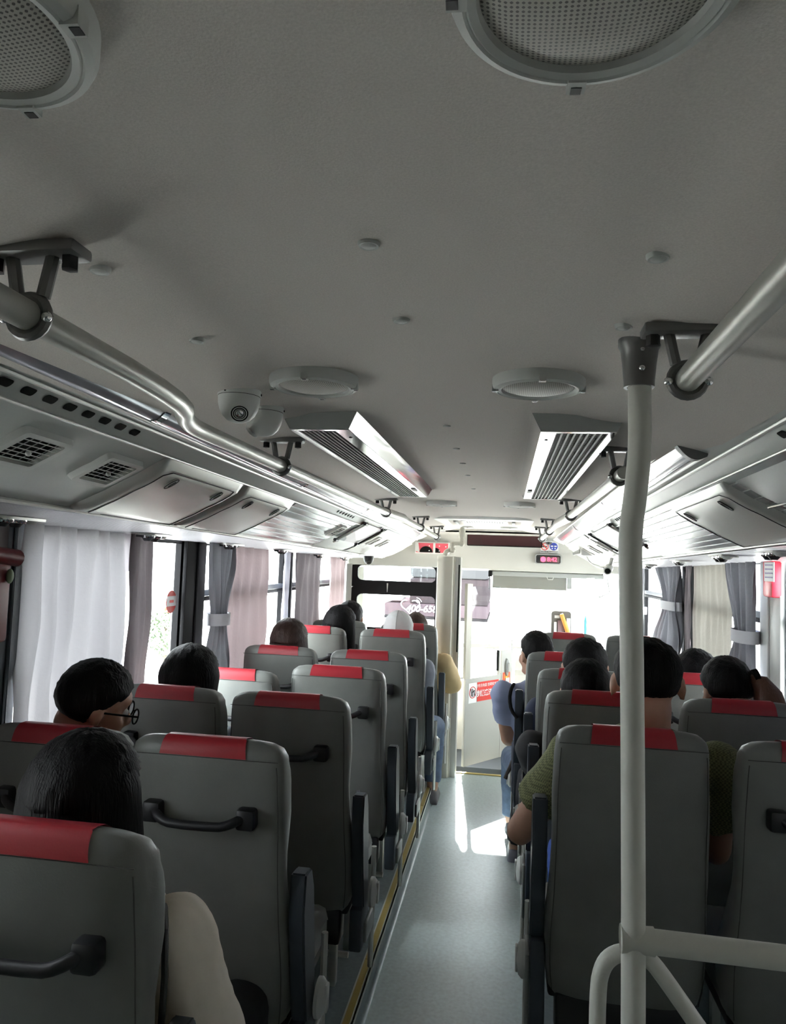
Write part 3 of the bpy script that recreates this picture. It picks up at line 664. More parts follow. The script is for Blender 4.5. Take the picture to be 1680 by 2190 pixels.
# red panel (holder)
a, c = P(891, 1161, 6.9), P(958, 1184, 6.9)
r = thing('red_wall_panel', (a + c) / 2, 'red panel with black arches behind clear cover on the front bulkhead', 'panel')
x0, x1, z1, z0 = a.x, c.x, a.z, c.z + .004
obj('frame', MB().box((x0 - .012, 6.86, z0 - .01), (x1 + .012, 6.92, z1 + .01), .004), whitep, r)
mid = P(929, 1170, 6.9).x
for q0, q1 in ((x0, mid - .010), (mid + .012, x1)):
    obj('red_sheet', MB().box((q0, 6.852, z0), (q1, 6.861, z1)), mat('red_sheet', (.72, .10, .14), .4), r, smooth=False)
for cx_, R, sx in ((mid - .075, .062, -1), (mid + .012, .048, 1)):
    pts = [(cx_ + R * math.cos(math.pi * k / 14), 6.850, z0 + R * .95 * math.sin(math.pi * k / 14)) for k in range(15)]
    pts = [(min(max(p_[0], x0), mid - .010) if sx < 0 else max(p_[0], mid + .012), p_[1], p_[2]) for p_ in pts]
    obj('black_arch', MB().poly(pts, (0, -.003, 0)), blkp, r, smooth=False)
obj('divider', MB().box((mid - .010, 6.846, z0 - .004), (mid + .012, 6.86, z1 + .003), .003), whitep, r)
for xx in (mid - .045, mid + .05):
    for zz in (z0 + .018, z1 - .026): obj('stud', MB().ell((xx, 6.846, zz), (.006, .003, .006), n=10, k=6), wht, r)
obj('stud', MB().ell((x1 - .02, 6.846, z1 - .03), (.006, .003, .006), n=10, k=6), wht, r)
obj('pale_corner', MB().poly([(x0, 6.851, z1), (x0 + .02, 6.851, z1), (x0 + .035, 6.851, z0), (x0, 6.851, z0 + .01)], (0, -.002, 0)), whitep, r, smooth=False)
# roller blind and housing
r = thing('roller_blind', P(1130, 1235, 6.98), 'grey roller blind half lowered over the windscreen with its dark housing', 'blind')
a, c = P(1046, 1221, 7.0), P(1290, 1238, 7.0)
obj('housing', MB().box((a.x, 6.97, -.105), (c.x, 7.04, -.062), .008), mgrey, r)
a, c = P(1053, 1232, 7.0), P(1211, 1262, 7.0)
obj('blind_sheet', MB().box((a.x, 7.00, c.z - .006), (c.x, 7.004, -.10)), mat('blind_fabric', (.22, .22, .20), .8, trans=.12), r, smooth=False)
obj('end_bracket', MB().box((a.x - .04, 6.96, -.115), (a.x - .005, 7.05, -.06), .003), blkp, r)
for k, xx in enumerate((a.x - .028, a.x - .008)): obj('guide_cord', MB().tube([(xx, 6.99, -.10), (xx, 6.99, c.z - .02)], .005, 6), (black, wht)[k], r)
obj('side_plate', MB().box((c.x + .002, 6.99, c.z + .01), (c.x + .045, 7.01, -.10)), mgrey, r, smooth=False)
m_ = P(1176, 1236, 6.96); obj('pull_tab', MB().tube([(m_.x - .03, 6.96, -.10), (m_.x - .022, 6.96, -.122), (m_.x + .022, 6.96, -.122), (m_.x + .03, 6.96, -.10)], .004, 6), alu2, r)
# white sun shade / mirror arm on the right
a = at(1298, 1238, Y=6.7); c = at(1303, 1268, Y=6.7); e = at(1283, 1277, Y=6.7)
r = thing('mirror_arm', a, 'thin bent mirror arm hanging right of the blind', 'mirror arm'); obj('arm', MB().tube([a, c, e], .006, 8), mgrey, r); obj('arm_tip', MB().tube([e, e + Vector((-.014, 0, -.006))], .011, 8), mgrey, r)
r = thing('sun_visor', P(1262, 1240, 6.9), 'pale folded curtain strip hanging at the windscreen right of the blind', 'curtain')
for xx in (1258, 1267): q = P(xx, 1236, 6.95); obj('cloth_strip', MB().tube([q, q + Vector((.004, 0, -.09))], [.016, .010], 10), wht, r)
# ---------------------------------------------------------------- partition frame with two rounded panes
YP = 6.74
def quad_hole(mb, x0, x1, z0, z1, ax0, ax1, az0, az1, r_, Y0, th):
    # frame between outer rect and rounded inner opening
    N = 6; inner = []; 
    cx_, cz_ = (ax0 + ax1) / 2, (az0 + az1) / 2
    inner = [(cx_ + x, cz_ + z) for x, z in roundrect(ax1 - ax0, az1 - az0, r_, N)]
    outer = []
    for x, z in inner:
        tx, tz = (x - cx_) / ((ax1 - ax0) / 2), (z - cz_) / ((az1 - az0) / 2); k = max(abs(tx), abs(tz)); tx, tz = tx / k, tz / k
        outer.append(((x0 + x1) / 2 + tx * (x1 - x0) / 2, (z0 + z1) / 2 + tz * (z1 - z0) / 2))
    I = inner + [inner[0]]; O = outer + [outer[0]]
    for yy in (Y0, Y0 + th): mb.loft([[(x, yy, z) for x, z in I], [(x, yy, z) for x, z in O]], None)
    mb.loft([[(x, Y0, z) for x, z in I], [(x, Y0 + th, z) for x, z in I]], None); mb.loft([[(x, Y0, z) for x, z in O], [(x, Y0 + th, z) for x, z in O]], None)
r = thing('front_partition', (-1.0, YP, ZP), 'black framed partition with two rounded clear panes at the front left', 'partition')
xl, xr = at(752, 1240, Y=YP).x, at(943, 1240, Y=YP).x; gx0, gx1 = at(764, 1240, Y=YP).x, at(931, 1240, Y=YP).x
z_a = at(850, 1243, Y=YP).z; z_b = at(850, 1273, Y=YP).z; zm = (z_a + z_b) / 2
b = MB(); quad_hole(b, xl, xr, zm, -.045, gx0, gx1, z_a, -.048, .045, YP, .03); quad_hole(b, xl, xr, -.66, zm, gx0, gx1, -.62, z_b, .045, YP, .03)
obj('partition_frame', b, blackrub, r, smooth=False)
obj('partition_pane', MB().box((gx0 - .02, YP + .012, z_a - .02), (gx1 + .02, YP + .018, -.05)), GLASS, r, smooth=False)
obj('partition_pane', MB().box((gx0 - .02, YP + .012, -.63), (gx1 + .02, YP + .018, z_b + .02)), GLASS, r, smooth=False)
obj('lower_panel', MB().box((xl, YP, ZP), (xr, YP + .03, -.655)), cream, r, smooth=False)
obj('side_post', MB().box((xl - .05, YP - .02, ZP), (xl, YP + .04, -.04), .006), mgrey, r)
b = MB()
for k in range(5): zz = -.10 - .035 * k; b.box((xr - .02, YP - .015, zz - .02), (xr + .015, YP, zz + .005), .004)
obj('hinge_blocks', b, black, r)
q = at(828, 1250, Y=YP - .01); obj('glass_mark', MB().tube([q + Vector((0, 0, .012)), q + Vector((.0, 0, -.07))], [.008, .003], 8), mgrey, r)
# ---------------------------------------------------------------- door post and driver door
px0, px1 = at(935, 1192, Y=5.85).x, at(986, 1192, Y=5.85).x; ztp = at(960, 1190, Y=5.85).z
r = thing('door_post', ((px0 + px1) / 2, 5.85, ZF), 'wide rounded cream door post between floor and ceiling pipe', 'post')
pl = [(px0 + .002, 5.80)] ; w = px1 - px0
ol = [(px0, 5.98), (px0, 5.84), (px0 + .008, 5.815), (px0 + .03, 5.80), (px0 + .07, 5.79), (px0 + w * .66, 5.80), (px0 + w * .72, 5.82), (px0 + w * .72, 5.98)]
obj('post_shell', MB().poly([(x, y, ZF) for x, y in ol], (0, 0, ztp - ZF)), cream2, r, ang=35)
obj('post_channel', MB().box((px0 + w * .73, 5.83, ZF), (px1, 5.98, ztp - .002), .006), cream, r)
zs0, zs1 = at(984, 1208, Y=5.83).z, at(984, 1395, Y=5.83).z
obj('channel_slot', MB().box((px1 - .018, 5.826, zs1), (px1 - .008, 5.832, zs0)), blkp, r, smooth=False)
obj('channel_bead', MB().tube([(px0 + w * .74, 5.825, ZF), (px0 + w * .74, 5.825, ztp)], .005, 8), cream2, r)
# pipe from post to ceiling
pt = lambda x, y: at(x, y, Y=5.86)
r = thing('ceiling_pipe', pt(960, 1178), 'cream angled pipe joining the door post to the ceiling', 'pipe')
obj('pipe_tube', MB().tube([pt(950, 1187), pt(954, 1178), pt(966, 1176), pt(968, 1163), pt(972, 1163), pt(986, 1163), pt(988, 1160), pt(988, 1128)], .0175, 14, smooth=1), cream2, r)
for q in (pt(968, 1164), pt(987, 1163), pt(967, 1176)): obj('elbow_joint', MB().ell(q, (.024, .024, .024), n=14, k=8), cream2, r)
obj('pipe_socket', MB().tube([pt(988, 1150), pt(988, 1132)], [.024, .026], 14), cream2, r)
# door leaf (ajar), hinged at the post
H = Vector((at(988, 1640, Y=5.99).x, 5.99, 0)); E_ = Vector((at(1087, 1605, Y=6.50).x, 6.50, 0))
r = thing('driver_door', (H.x, H.y, ZF), 'cream half glazed door standing ajar with red warning stickers', 'door')
dv = (E_ - H); L = dv.length; dv.normalize(); nv = Vector((dv.y, -dv.x, 0))
def D(u, z, o=0.0): return H + dv * (u * L) + nv * o + Vector((0, 0, z))
zb1, zg, ztop = -1.625, -.93, -.165; us = .76
def slab(u0, u1, za, zb2, o0, o1): return MB().add([D(u, z, o) for u in (u0, u1) for z in (za, zb2) for o in (o0, o1)], [(0, 1, 3, 2), (4, 6, 7, 5), (0, 4, 5, 1), (2, 3, 7, 6), (0, 2, 6, 4), (1, 5, 7, 3)])
zmt = at(1075, 1388, Y=6.45).z
dd = obj('lower_panel', slab(0, us - .004, zb1, zg, -.012, .012), cream, r, smooth=False)
obj('latch_panel', slab(us, 1, zb1, zmt, -.014, .014), cream, r, smooth=False)
obj('hinge_stile', slab(-.02, .09, zg, ztop, -.012, .014), cream2, r, smooth=False)
obj('glass_stile', slab(us - .05, us - .025, zg, zmt - .0, -.012, .012), alu2, r, smooth=False)
obj('glass_seal', slab(us - .075, us - .062, zg + .03, zmt, -.006, .008), blkp, r, smooth=False)
obj('door_pane', slab(.09, us - .05, zg, ztop - .02, -.003, .003), GLASS, r, smooth=False)
hn = obj('door_handle', MB().add([D(u, z, .030) for u, z in [(.865 + .035 * math.cos(a), zmt - .15 + .07 * math.sin(a)) for a in [2 * math.pi * k / 16 for k in range(16)]]] + [D(u, z, .012) for u, z in [(.865 + .04 * math.cos(a), zmt - .15 + .08 * math.sin(a)) for a in [2 * math.pi * k / 16 for k in range(16)]]], [tuple(range(16))] + [(k, (k + 1) % 16, 16 + (k + 1) % 16, 16 + k) for k in range(16)]), mgrey, r)
obj('handle_lever', slab(.85, .88, zmt - .19, zmt - .11, .03, .04), chrome, r, smooth=False); obj('handle_plate', slab(.845, .93, zmt - .36, zmt - .24, .014, .022), lgrey, r, smooth=False)
obj('pull_post', MB().tube([D(1.02, zmt - .2, 0), D(1.02, zmt + .08, 0)], .008, 8), lgrey, r)
rotd = (math.pi / 2, 0, math.atan2(dv.y, dv.x))
st = thing('warning_sticker', D(.3, zg - .13, .014), 'wide red warning sticker with white writing and a pictogram on the door', 'sticker')
zc2 = zg - .115
obj('white_square', slab(.06, .225, zc2 - .085, zc2 + .075, .0125, .0145), wht, st, smooth=False)
obj('red_band', slab(.24, .70, zc2 - .080, zc2 + .075, .0125, .0150), redp, st, smooth=False)
cc = D(.142, zc2, .0155); ringm = MB()
ringm.tube([D(.142 + .066 * math.cos(a), zc2 + .045 * math.sin(a), .0155) for a in [2 * math.pi * k / 24 for k in range(25)]], .003, 6, cap=False); obj('red_ring', ringm, redp, st)
for (a, c, e, f) in ((.10, .03, .12, -.03), (.13, .03, .15, -.035), (.13, .0, .18, .012), (.16, .02, .185, -.03)): obj('figure_line', MB().tube([D(a + .0, zc2 + c, .016), D(e, zc2 + f, .016)], .0035, 6), blkp, st)
text('抢夺方向盘 妨碍安全驾驶', .030, D(.47, zc2 + .045, .0165), rotd, wht, st); text('涉嫌违法犯罪', .056, D(.47, zc2 - .020, .0165), rotd, wht, st, bold=.001)
st = thing('orange_sticker', D(.88, zg - .06, .02), 'orange red notice sticker with a yellow triangle by the door handle', 'sticker')
obj('sheet', slab(.79, .955, zg - .145, zg + .01, .0145, .0165), mat('orange_red_print', (.78, .10, .05), .5), st, smooth=False); obj('header', slab(.81, .93, zg - .045, zg - .005, .0165, .0175), orng, st, smooth=False)
obj('triangle', MB().poly([D(.845, zg - .038, .018), D(.885, zg - .038, .018), D(.865, zg - .010, .018)], nv * .001), mat('yellow_print', (.9, .65, .1), .5), st, smooth=False)
for k in range(5): obj('print_line', slab(.81, .93, zg - .065 - .016 * k, zg - .060 - .016 * k, .0165, .0172), mat('pale_print', (.85, .45, .35), .5), st, smooth=False)
# litter bag in the step well
q = at(1019, 1647, Y=6.35)
b = MB().ell((q.x, 6.35, ZF - .19), (.075, .06, .075), n=20, k=12); b.v = [tuple(Vector(v) + Vector(v).normalized() * .012 * noise.noise(Vector(v) * 30)) for v in b.v]
r = thing('litter_bag', (q.x, 6.35, ZF - .26), 'blue and white crumpled bag lying in the step well below the door', 'bag'); obj('bag_body', b, mat('blue_bag', (.08, .50, .62), .4), r)
obj('white_patch', MB().ell((q.x + .01, 6.30, ZF - .17), (.035, .03, .045)), wht, r); obj('red_patch', MB().ell((q.x + .012, 6.275, ZF - .165), (.010, .01, .014)), redp, r)
b = MB().box((PLX + .02, 6.6, ZF - .26), (PRX + .1, 7.2, ZF - .12)); tag(obj('step_block', b, slate, smooth=False), 'dark step block inside the well below the ajar door', 'step')
# dashboard & console
r = thing('dashboard', (.4, 7.0, ZF), 'cream dashboard across the front under the windscreen', 'dashboard')
b = MB().loft([[(x, y, z) for y, z in ((6.85, ZF), (6.85, -1.0), (6.80, -.95), (6.86, -.86), (7.05, -.81), (7.22, -.80))] for x in (.10, .3, .7, 1.0, XR)], None); obj('dash_shell', b, cream, r)
obj('dash_shelf', MB().box((XL, 6.86, -.86), (-.5, 7.22, -.83), .01), cream, r)
# tray with sundries standing on the cowl above the far right seat
q = at(1199, 1330, Y=6.88); bx0, bx1 = at(1178, 1330, Y=6.88).x, at(1221, 1330, Y=6.88).x; tz = at(1199, 1307, Y=6.88).z
r = thing('storage_pouch', (q.x, 6.88, -.86), 'grey hanging pouch with papers seen above the far right seat', 'pouch')
obj('pouch_board', MB().poly([((bx0 + bx1) / 2 + x, 6.90, (tz - .86) / 2 + z) for x, z in roundrect(bx1 - bx0, tz + .86, .03, 5)], (0, -.02, 0)), mat('pouch_grey', (.13, .12, .105), .7), r)
obj('pouch_label', MB().box((bx0 + .03, 6.876, tz - .065), (bx0 + .075, 6.882, tz - .04)), whitep, r, smooth=False)
def book(x, z1, w_, m_, lab, tilt=0):
    b = MB().box((x, 6.862, z1 - .30), (x + w_, 6.877, z1), .002); o = obj('booklet', b, m_, loc=(x, 6.87, z1 - .30)); tag(o, lab, 'booklet'); return o
book(bx0 + .025, tz - .10, .024, mat('cover_white', (.6, .58, .55), .5), 'narrow white booklet in the grey pouch, leftmost'); book(bx0 + .058, tz - .085, .058, mat('cover_maroon', (.26, .17, .18), .5), 'maroon and grey booklet in the grey pouch')
book(bx1 - .045, tz - .06, .036, mat('cover_pale', (.55, .60, .60), .5), 'pale booklet at the right of the grey pouch')
a, c = at(1200, 1313, Y=6.84), at(1215, 1356, Y=6.84)
o = obj('orange_tube', MB().tube([a, a * .97 + c * .03, c, at(1224, 1380, Y=6.84)], [.012, .018, .020, .020], 14), mat('orange_plastic', (.80, .30, .05), .5), loc=c); tag(o, 'orange tube leaning in the grey pouch above the far right seat', 'tube')
a, c = at(1249.5, 1317, Y=6.86), at(1251, 1352, Y=6.86)
b = MB().lathe((c.x, 6.86, 0), [(0, a.z), (.003, a.z), (.010, a.z - .025), (.014, a.z - .05), (.012, a.z - .08), (.014, a.z - .11), (.014, -.855), (0, -.855)], 18)
o = obj('blue_bottle', b, mat('blue_bottle_plastic', (.10, .42, .55), .3), loc=(c.x, 6.86, -.855)); tag(o, 'small blue bottle standing alone right of the grey pouch', 'bottle')
# ---------------------------------------------------------------- seats (built at origin: x centre, y=back of top, z=top)
SW = .215
def hw(s):      # half width along the back, s = distance below the top
    pts = [(0, .150), (.006, .180), (.018, .198), (.04, .206), (.10, .210), (.22, .214), (.34, .213), (.46, .216), (.60, .224), (.70, .222), (.76, .214), (.80, .190)]
    for (a, p_), (c_, q_) in zip(pts, pts[1:]):
        if s <= c_: t = (s - a) / (c_ - a); t = t * t * (3 - 2 * t); return p_ + (q_ - p_) * t
    return pts[-1][1]
def yb(s): return .085 * s + .10 * s * s * .6 + (.030 * math.exp(-s / .016)) + (.05 * max(0, s - .7) / .1 * .3)
def yf(s):
    pts = [(0, .045), (.006, .072), (.02, .098), (.05, .122), (.12, .148), (.20, .145), (.30, .112), (.37, .116), (.47, .172), (.58, .250), (.70, .285), (.80, .270)]
    for (a, p_), (c_, q_) in zip(pts, pts[1:]):
        if s <= c_: t = (s - a) / (c_ - a); t = t * t * (3 - 2 * t); return p_ + (q_ - p_) * t
    return pts[-1][1]
SL = [0, .002, .006, .012, .02, .03, .045, .065, .09, .12, .16, .20, .25, .30, .35, .40, .46, .52, .58, .64, .70, .74, .77, .79, .80]
def sagz(x, s): return -s - .010 * max(0, 1 - s / .1) * (abs(x) / SW) ** 3 - .004 * math.cos(x * 14) * max(0, 1 - s / .05) * 0
def ringpts(s, n=40):
    w, y0, y1 = hw(s), yb(s), yf(s); cy = (y0 + y1) / 2; hd = max(.004, (y1 - y0) / 2); out = []
    for k in range(n):
        a = 2 * math.pi * k / n; c_, s_ = math.cos(a), math.sin(a); e = .42 if s_ < 0 else .55
        x = w * math.copysign(abs(c_) ** .38, c_); y = cy + hd * math.copysign(abs(s_) ** e, s_)
        if s_ > 0: y -= .018 * max(0, 1 - (x / (w * .7)) ** 2) * (1 if s > .15 else 0)      # dished front
        out.append(Vector((x, y, sagz(x, s))))
    return out
def seat_back():
    b = MB(); R = [ringpts(s) for s in SL]; n = 40
    for i in range(len(R) - 1): b.loft([R[i] + [R[i][0]], R[i + 1] + [R[i + 1][0]]], None)
    b.add(R[0], [tuple(range(n))]); b.add(R[-1], [tuple(range(n))[::-1]])
    return b
def patch():
    rows = []
    S1 = [.045, .040, .033, .026, .018, .012, .007, .003, .001, 0]
    prof_b = [(yb(s) , -s) for s in S1]; prof_f = [(yf(s), -s) for s in [0, .001, .003, .006, .012, .02, .035, .05, .075, .10]]
    pr = [(y - .0022, z + .0) for y, z in prof_b] + [(y + .0022, z) for y, z in prof_f]
    b = MB(); 
    for i in range(13):
        x = -.106 + .212 * i / 12; k = abs(x) / .106
        rows.append([Vector((x * (1 + .10 * (j / len(pr) < .45) * (1 - j / 10)), y, z + .0022 * (1 if abs(z) < .02 else .3) + sagz(x, -z) + (-z) * 1.0 + z * .0)) for j, (y, z) in enumerate(pr)])
    for i, row in enumerate(rows):
        for j, v in enumerate(row): v.z = pr[j][1] * (1.0) + .0022 * (1 if -pr[j][1] < .02 else .3)
    b.loft(rows, None); return b
def handle(r):
    y_ = yb(.20)
    g = MB().tube([(-.122, y_ - .002, -.188), (-.115, y_ - .030, -.192), (-.088, y_ - .045, -.205), (-.06, y_ - .048, -.212), (.06, y_ - .048, -.212), (.088, y_ - .045, -.205), (.115, y_ - .030, -.192), (.122, y_ - .002, -.188)], .012, 12, smooth=1)
    h_ = obj('grab_handle', g, black, r)
    for s_ in (-1, 1): obj('handle_mount', MB().box((s_ * .125 - .024, y_ - .034, -.222), (s_ * .125 + .024, y_ + .012, -.168), .009), black, h_)
def make_seat(side):      # side: +1 aisle on the right of the seat, -1 aisle on its left, 0 window seat
    r = thing('bus_seat', (0, 0, 0), '', 'seat')
    obj('backrest', seat_back(), vinyl, r, ang=60)
    obj('headrest_patch', patch(), red_v, r, label='red vinyl patch on the headrest')
    for s_ in (-1, 1):       # piping down both rear edges and over the shoulder
        pts = [Vector((s_ * hw(s) * .94, yb(s) + (.006 if s > .05 else .014), -s - .002)) for s in (.060, .07, .09, .12, .2, .3, .4, .5, .6, .7, .76)]
        obj('piping', MB().tube(pts, .0015, 6, smooth=1), vinyl_d, r)
    obj('back_seam', MB().tube([Vector((x, yb(.046) - .0005, -.047)) for x in (-.200, -.1, 0, .1, .200)], .0011, 6), vinyl_d, r)
    # grab handle on the back
    if side >= 0: handle(r)
    cz_ = -.655
    # cushion, frame, legs
    cz_ = -.655
    b = MB()
    rows = []
    for i in range(11):
        y = .17 + .43 * i / 10; k = 1 - abs(i - 5) / 5
        rows.append([Vector((x * .222 * (1 - .03 * (i in (0, 10))), y, cz_ + .0 + (.025 if abs(x) > .8 else .012) * (1 - abs(x) ** 6) - (.030 if i in (0, 10) else .010 if i in (1, 9) else 0) - .03 * (abs(x) > .98))) for x in [-1, -.95, -.85, -.6, -.3, 0, .3, .6, .85, .95, 1]])
    b.loft(rows, None); b.box((-.218, .175, cz_ - .11), (.218, .59, cz_ - .012), .02)
    obj('seat_cushion', b, vinyl, r, ang=60)
    obj('seat_pan', MB().box((-.21, .15, cz_ - .15), (.21, .56, cz_ - .10), .01), black, r)
    obj('back_shell', MB().box((-.19, .115, -.90), (.19, .20, -.775), .012), black, r)
    zfl = ZP - ZT
    for s_ in (-1, 1):
        lg = MB().box((s_ * .15 - .014, .20, zfl), (s_ * .15 + .014, .235, cz_ - .14), .004); obj('leg', lg, alu2, r)
        lg = MB().box((s_ * .15 - .014, .46, zfl), (s_ * .15 + .014, .495, cz_ - .14), .004); obj('leg', lg, alu2, r)
    obj('foot_rail', MB().tube([(-.20, .24, zfl + .10), (.20, .24, zfl + .10)], .011, 10), alu2, r)
    if side:
        s_ = side; x0, x1 = s_ * .224, s_ * .266
        ztop = -.355 if side > 0 else -.225; ln = .42
        # upright folded armrest
        ol = [(.085, ztop), (.145, ztop - .004), (.175, ztop - .06), (.215, ztop - ln * .6), (.235, ztop - ln), (.150, ztop - ln), (.105, ztop - ln * .6), (.075, ztop - .10)]
        b = MB().poly([(min(x0, x1), y, z) for y, z in ol], (abs(x1 - x0), 0, 0))
        bm = bmesh.new(); vs = [bm.verts.new(v) for v in b.v]; [bm.faces.new([vs[i] for i in f]) for f in b.f]; bmesh.ops.recalc_face_normals(bm, faces=bm.faces)
        bmesh.ops.bevel(bm, geom=bm.edges[:], offset=.005, segments=2, affect='EDGES'); obj('armrest', MB().bm(bm), slate, r)
        z2 = ztop - ln; zl = -.92
        obj('armrest_base', MB().box((x0 - s_ * .004, .125, zl), (x1 - s_ * .002, .26, z2 + .005), .008), slate, r)
        obj('side_shield', MB().box((x1 - s_ * .003, .17, zl + .015), (x1 + s_ * .010, .30, z2 - .06), .005), mgrey, r)
        obj('recliner_cap', MB().lathe((x1 + s_ * .009, .225, -.745), [(.052, 0), (.052, s_ * .010), (.042, s_ * .020), (0, s_ * .026)], 26, axis='x'), lgrey, r)
        obj('recliner_lever', MB().box((x1 + s_ * .030, .22, -.785), (x1 + s_ * .038, .245, -.71), .003), lgrey, r)
        obj('side_stay', MB().tube([(x1 + s_ * .0, .33, -.62), (x1, .33, zfl + .02)], .010, 8), alu2, r)
    return r
ZT = -.49
proto = {0: make_seat(0), 1: make_seat(1), -1: make_seat(-1)}
used = {0: False, 1: False, -1: False}
def seat(side, x, Y, dz, label, grp, wd=1.0):
    o = copy_tree(proto[side]) if used[side] else proto[side]; used[side] = True
    o.location = (x, Y, ZT + dz); o['label'] = label; o['group'] = grp; o.scale = (wd, 1, 1)
    return o
LROW = [(1.19, .0), (1.87, 0), (2.55, .0), (3.27, 0), (3.90, .0), (4.63, .05), (5.35, .035)]
OR = ['nearest', 'second', 'third', 'fourth', 'fifth', 'sixth', 'seventh']
seat_tilt = {}
for i, (Y, dz) in enumerate(LROW):
    seat(1, (-.810, -.783, -.760, -.750, -.728, -.712, -.700)[i], Y, dz, 'grey seat with red headrest band, left block aisle side, %s row from the camera' % OR[i], 'left aisle seats', (1.0, 1.04, 1.05, 1.05, 1.01, 1.02, 1.02)[i])
    if i > 0: seat(0, -1.225, Y + (.0 if i != 3 else -.06), dz - (.03 if i == 3 else 0), 'grey seat with red headrest band, left block window side, %s row from the camera' % OR[i], 'left window seats', .99)
RROW = [(2.10, .052), (2.80, .032), (3.47, .020), (4.10, .022), (5.50, .008)]
for i, (Y, dz) in enumerate(RROW):
    seat(-1, (.355, .362, .362, .330, .462)[i], Y, dz, 'grey seat with red headrest band, right block aisle side, %s row from the pole' % OR[i], 'right aisle seats', .985)
for i, (Y, dz) in enumerate([(2.06, .05), (2.80, .032), (3.47, .03), (5.50, .01)]):
    seat(0, (.828, .850, .85, .93)[i], Y, dz, 'grey seat with red headrest band, right block window side, %s row from the pole' % OR[(0, 1, 2, 4)[i]], 'right window seats', .96)
# ---------------------------------------------------------------- curtains
def curtain(name_, X, s, y0, y1, m_, label, zt=.07, zb=-.80, folds=8, amp=.018, tie=None, seedv=0, pull=0.0, off=.03, slant=0.0):
    b = MB(); NY = max(24, folds * 10); NZ = 26; rows = []
    yc = (y0 + y1) / 2
    for j in range(NZ + 1):
        z = zt + fall((y0 + y1) / 2) + (zb - zt) * j / NZ; row = []
        k = 1.0; ty = 0
        if tie:
            dzt = (z - tie[0]); 
            k = 1 - (1 - tie[1]) * math.exp(-(dzt / (.20 if dzt > 0 else .16)) ** 2); ty = (tie[2] - yc) * math.exp(-(dzt / .30) ** 2)
        for i in range(NY + 1):
            u = i / NY; y = yc + (y0 + (y1 - y0) * u - yc) * k + ty + slant * (j / NZ)
            ph = u * folds * 2 * math.pi + 1.2 * noise.noise(Vector((u * 3 + seedv, j * .05, 0))) * 3
            a = amp * (.6 + .5 * noise.noise(Vector((u * 5, seedv, j * .08)))) * (1.5 - .5 * k)
            x = X + s * (off + a * math.sin(ph) + .012 * noise.noise(Vector((u * 9, j * .15, seedv)))) 
            row.append((x, y, z))
        rows.append(row)
    b.loft(rows, None); r = thing('window_curtain', (X + s * off, yc, zb), label, 'curtain')
    obj('cloth', b, m_, r, ang=180)
    hb = MB().tube([(X + s * off, y0, zt + fall(yc) + .004), (X + s * off, y1, zt + fall(yc) + .004)], .005, 8); obj('curtain_track', hb, alu2, r)
    if tie:
        w = (y1 - y0) * tie[1] / 2 + .012; zc = tie[0]; t = MB()
        pts = [(X + s * (off + (.055) * math.sin(a)), tie[2] + w * math.cos(a)) for a in [2 * math.pi * k / 24 for k in range(25)]]
        t.loft([[(x, y, zc - .030) for x, y in pts], [(x, y, zc + .030) for x, y in pts]], None)
        obj('tie_band', t, mat('tie_cloth', (.50, .50, .53), .8), r)
    return r
curtain('c', XL, 1, -1.0, .6, mat('curtain_rear', (.30, .28, .25), .9, trans=.08), 'sand curtain closed over the rear left window', folds=9, seedv=31)
curtain('c', XR, -1, -1.0, .9, mat('curtain_rear', (.30, .28, .25), .9, trans=.08), 'sand curtain closed over the rear right window', folds=9, seedv=32, zt=.095)
curtain('c', XL, 1, 1.2, 1.98, mat('curtain_dark', (.16, .14, .14), .9, trans=.03), 'dark curtain at the left edge of the picture', seedv=9, folds=5)  # darker, denser cloth than the other curtains
curtain('c', XL, 1, 2.05, 2.72, curt_l, 'large bright white curtain over the first left window', folds=6, seedv=1, amp=.030)
curtain('c', XL, 1, 2.66, 2.84, curt_d, 'narrow mauve curtain edge beside the bright white curtain', folds=1, seedv=2, off=.05, amp=.012)
curtain('c', XL, 1, 3.40, 3.76, curt_g, 'grey curtain tied in the middle on the black left pillar', folds=4, seedv=3, tie=(-.325, .42, 3.56), amp=.022, off=.06)
curtain('c', XL, 1, 3.70, 4.37, curt_p, 'rose curtain between the tied grey curtain and the open pane', folds=4, seedv=4, off=.04)
curtain('c', XL, 1, 4.72, 4.93, mat('curtain_sheer', (.6, .6, .68), .9, trans=.08), 'narrow sheer white curtain left of the dark mauve one', folds=2, seedv=5)
curtain('c', XL, 1, 4.93, 5.66, curt_d, 'dark mauve pleated curtain in the middle of the left windows', folds=5, seedv=6, off=.05)
curtain('c', XL, 1, 6.02, 6.65, curt_p, 'rose curtain next to the black framed front partition', folds=4, seedv=7)
curtain('c', XR, -1, 1.35, 3.30, curt_g, 'long grey curtain added out of view to dim the nearest right window', folds=12, seedv=21, amp=.02, zt=.095)  # unseen curtain, added to hold back daylight from this window
curtain('c', XR, -1, 3.62, 4.12, curt_g, 'grey curtain with a wide tie band near the right edge of the picture', folds=5, seedv=11, tie=(-.30, .45, 3.75), amp=.026, off=.06, zt=.095)
curtain('c', XR, -1, 4.08, 4.86, curt_s, 'sand coloured sheer curtain on the right between two grey ones', folds=7, seedv=12, amp=.012, zt=.095)
curtain('c', XR, -1, 4.80, 5.02, curt_d, 'slim mauve curtain edge beside the right black pillar', folds=1, seedv=13, off=.05, zt=.095)
curtain('c', XR, -1, 5.18, 6.12, curt_g, 'grey curtain tied back right of the foreground pole', folds=6, seedv=14, tie=(-.24, .5, 5.35), amp=.03, off=.06, zt=.09)
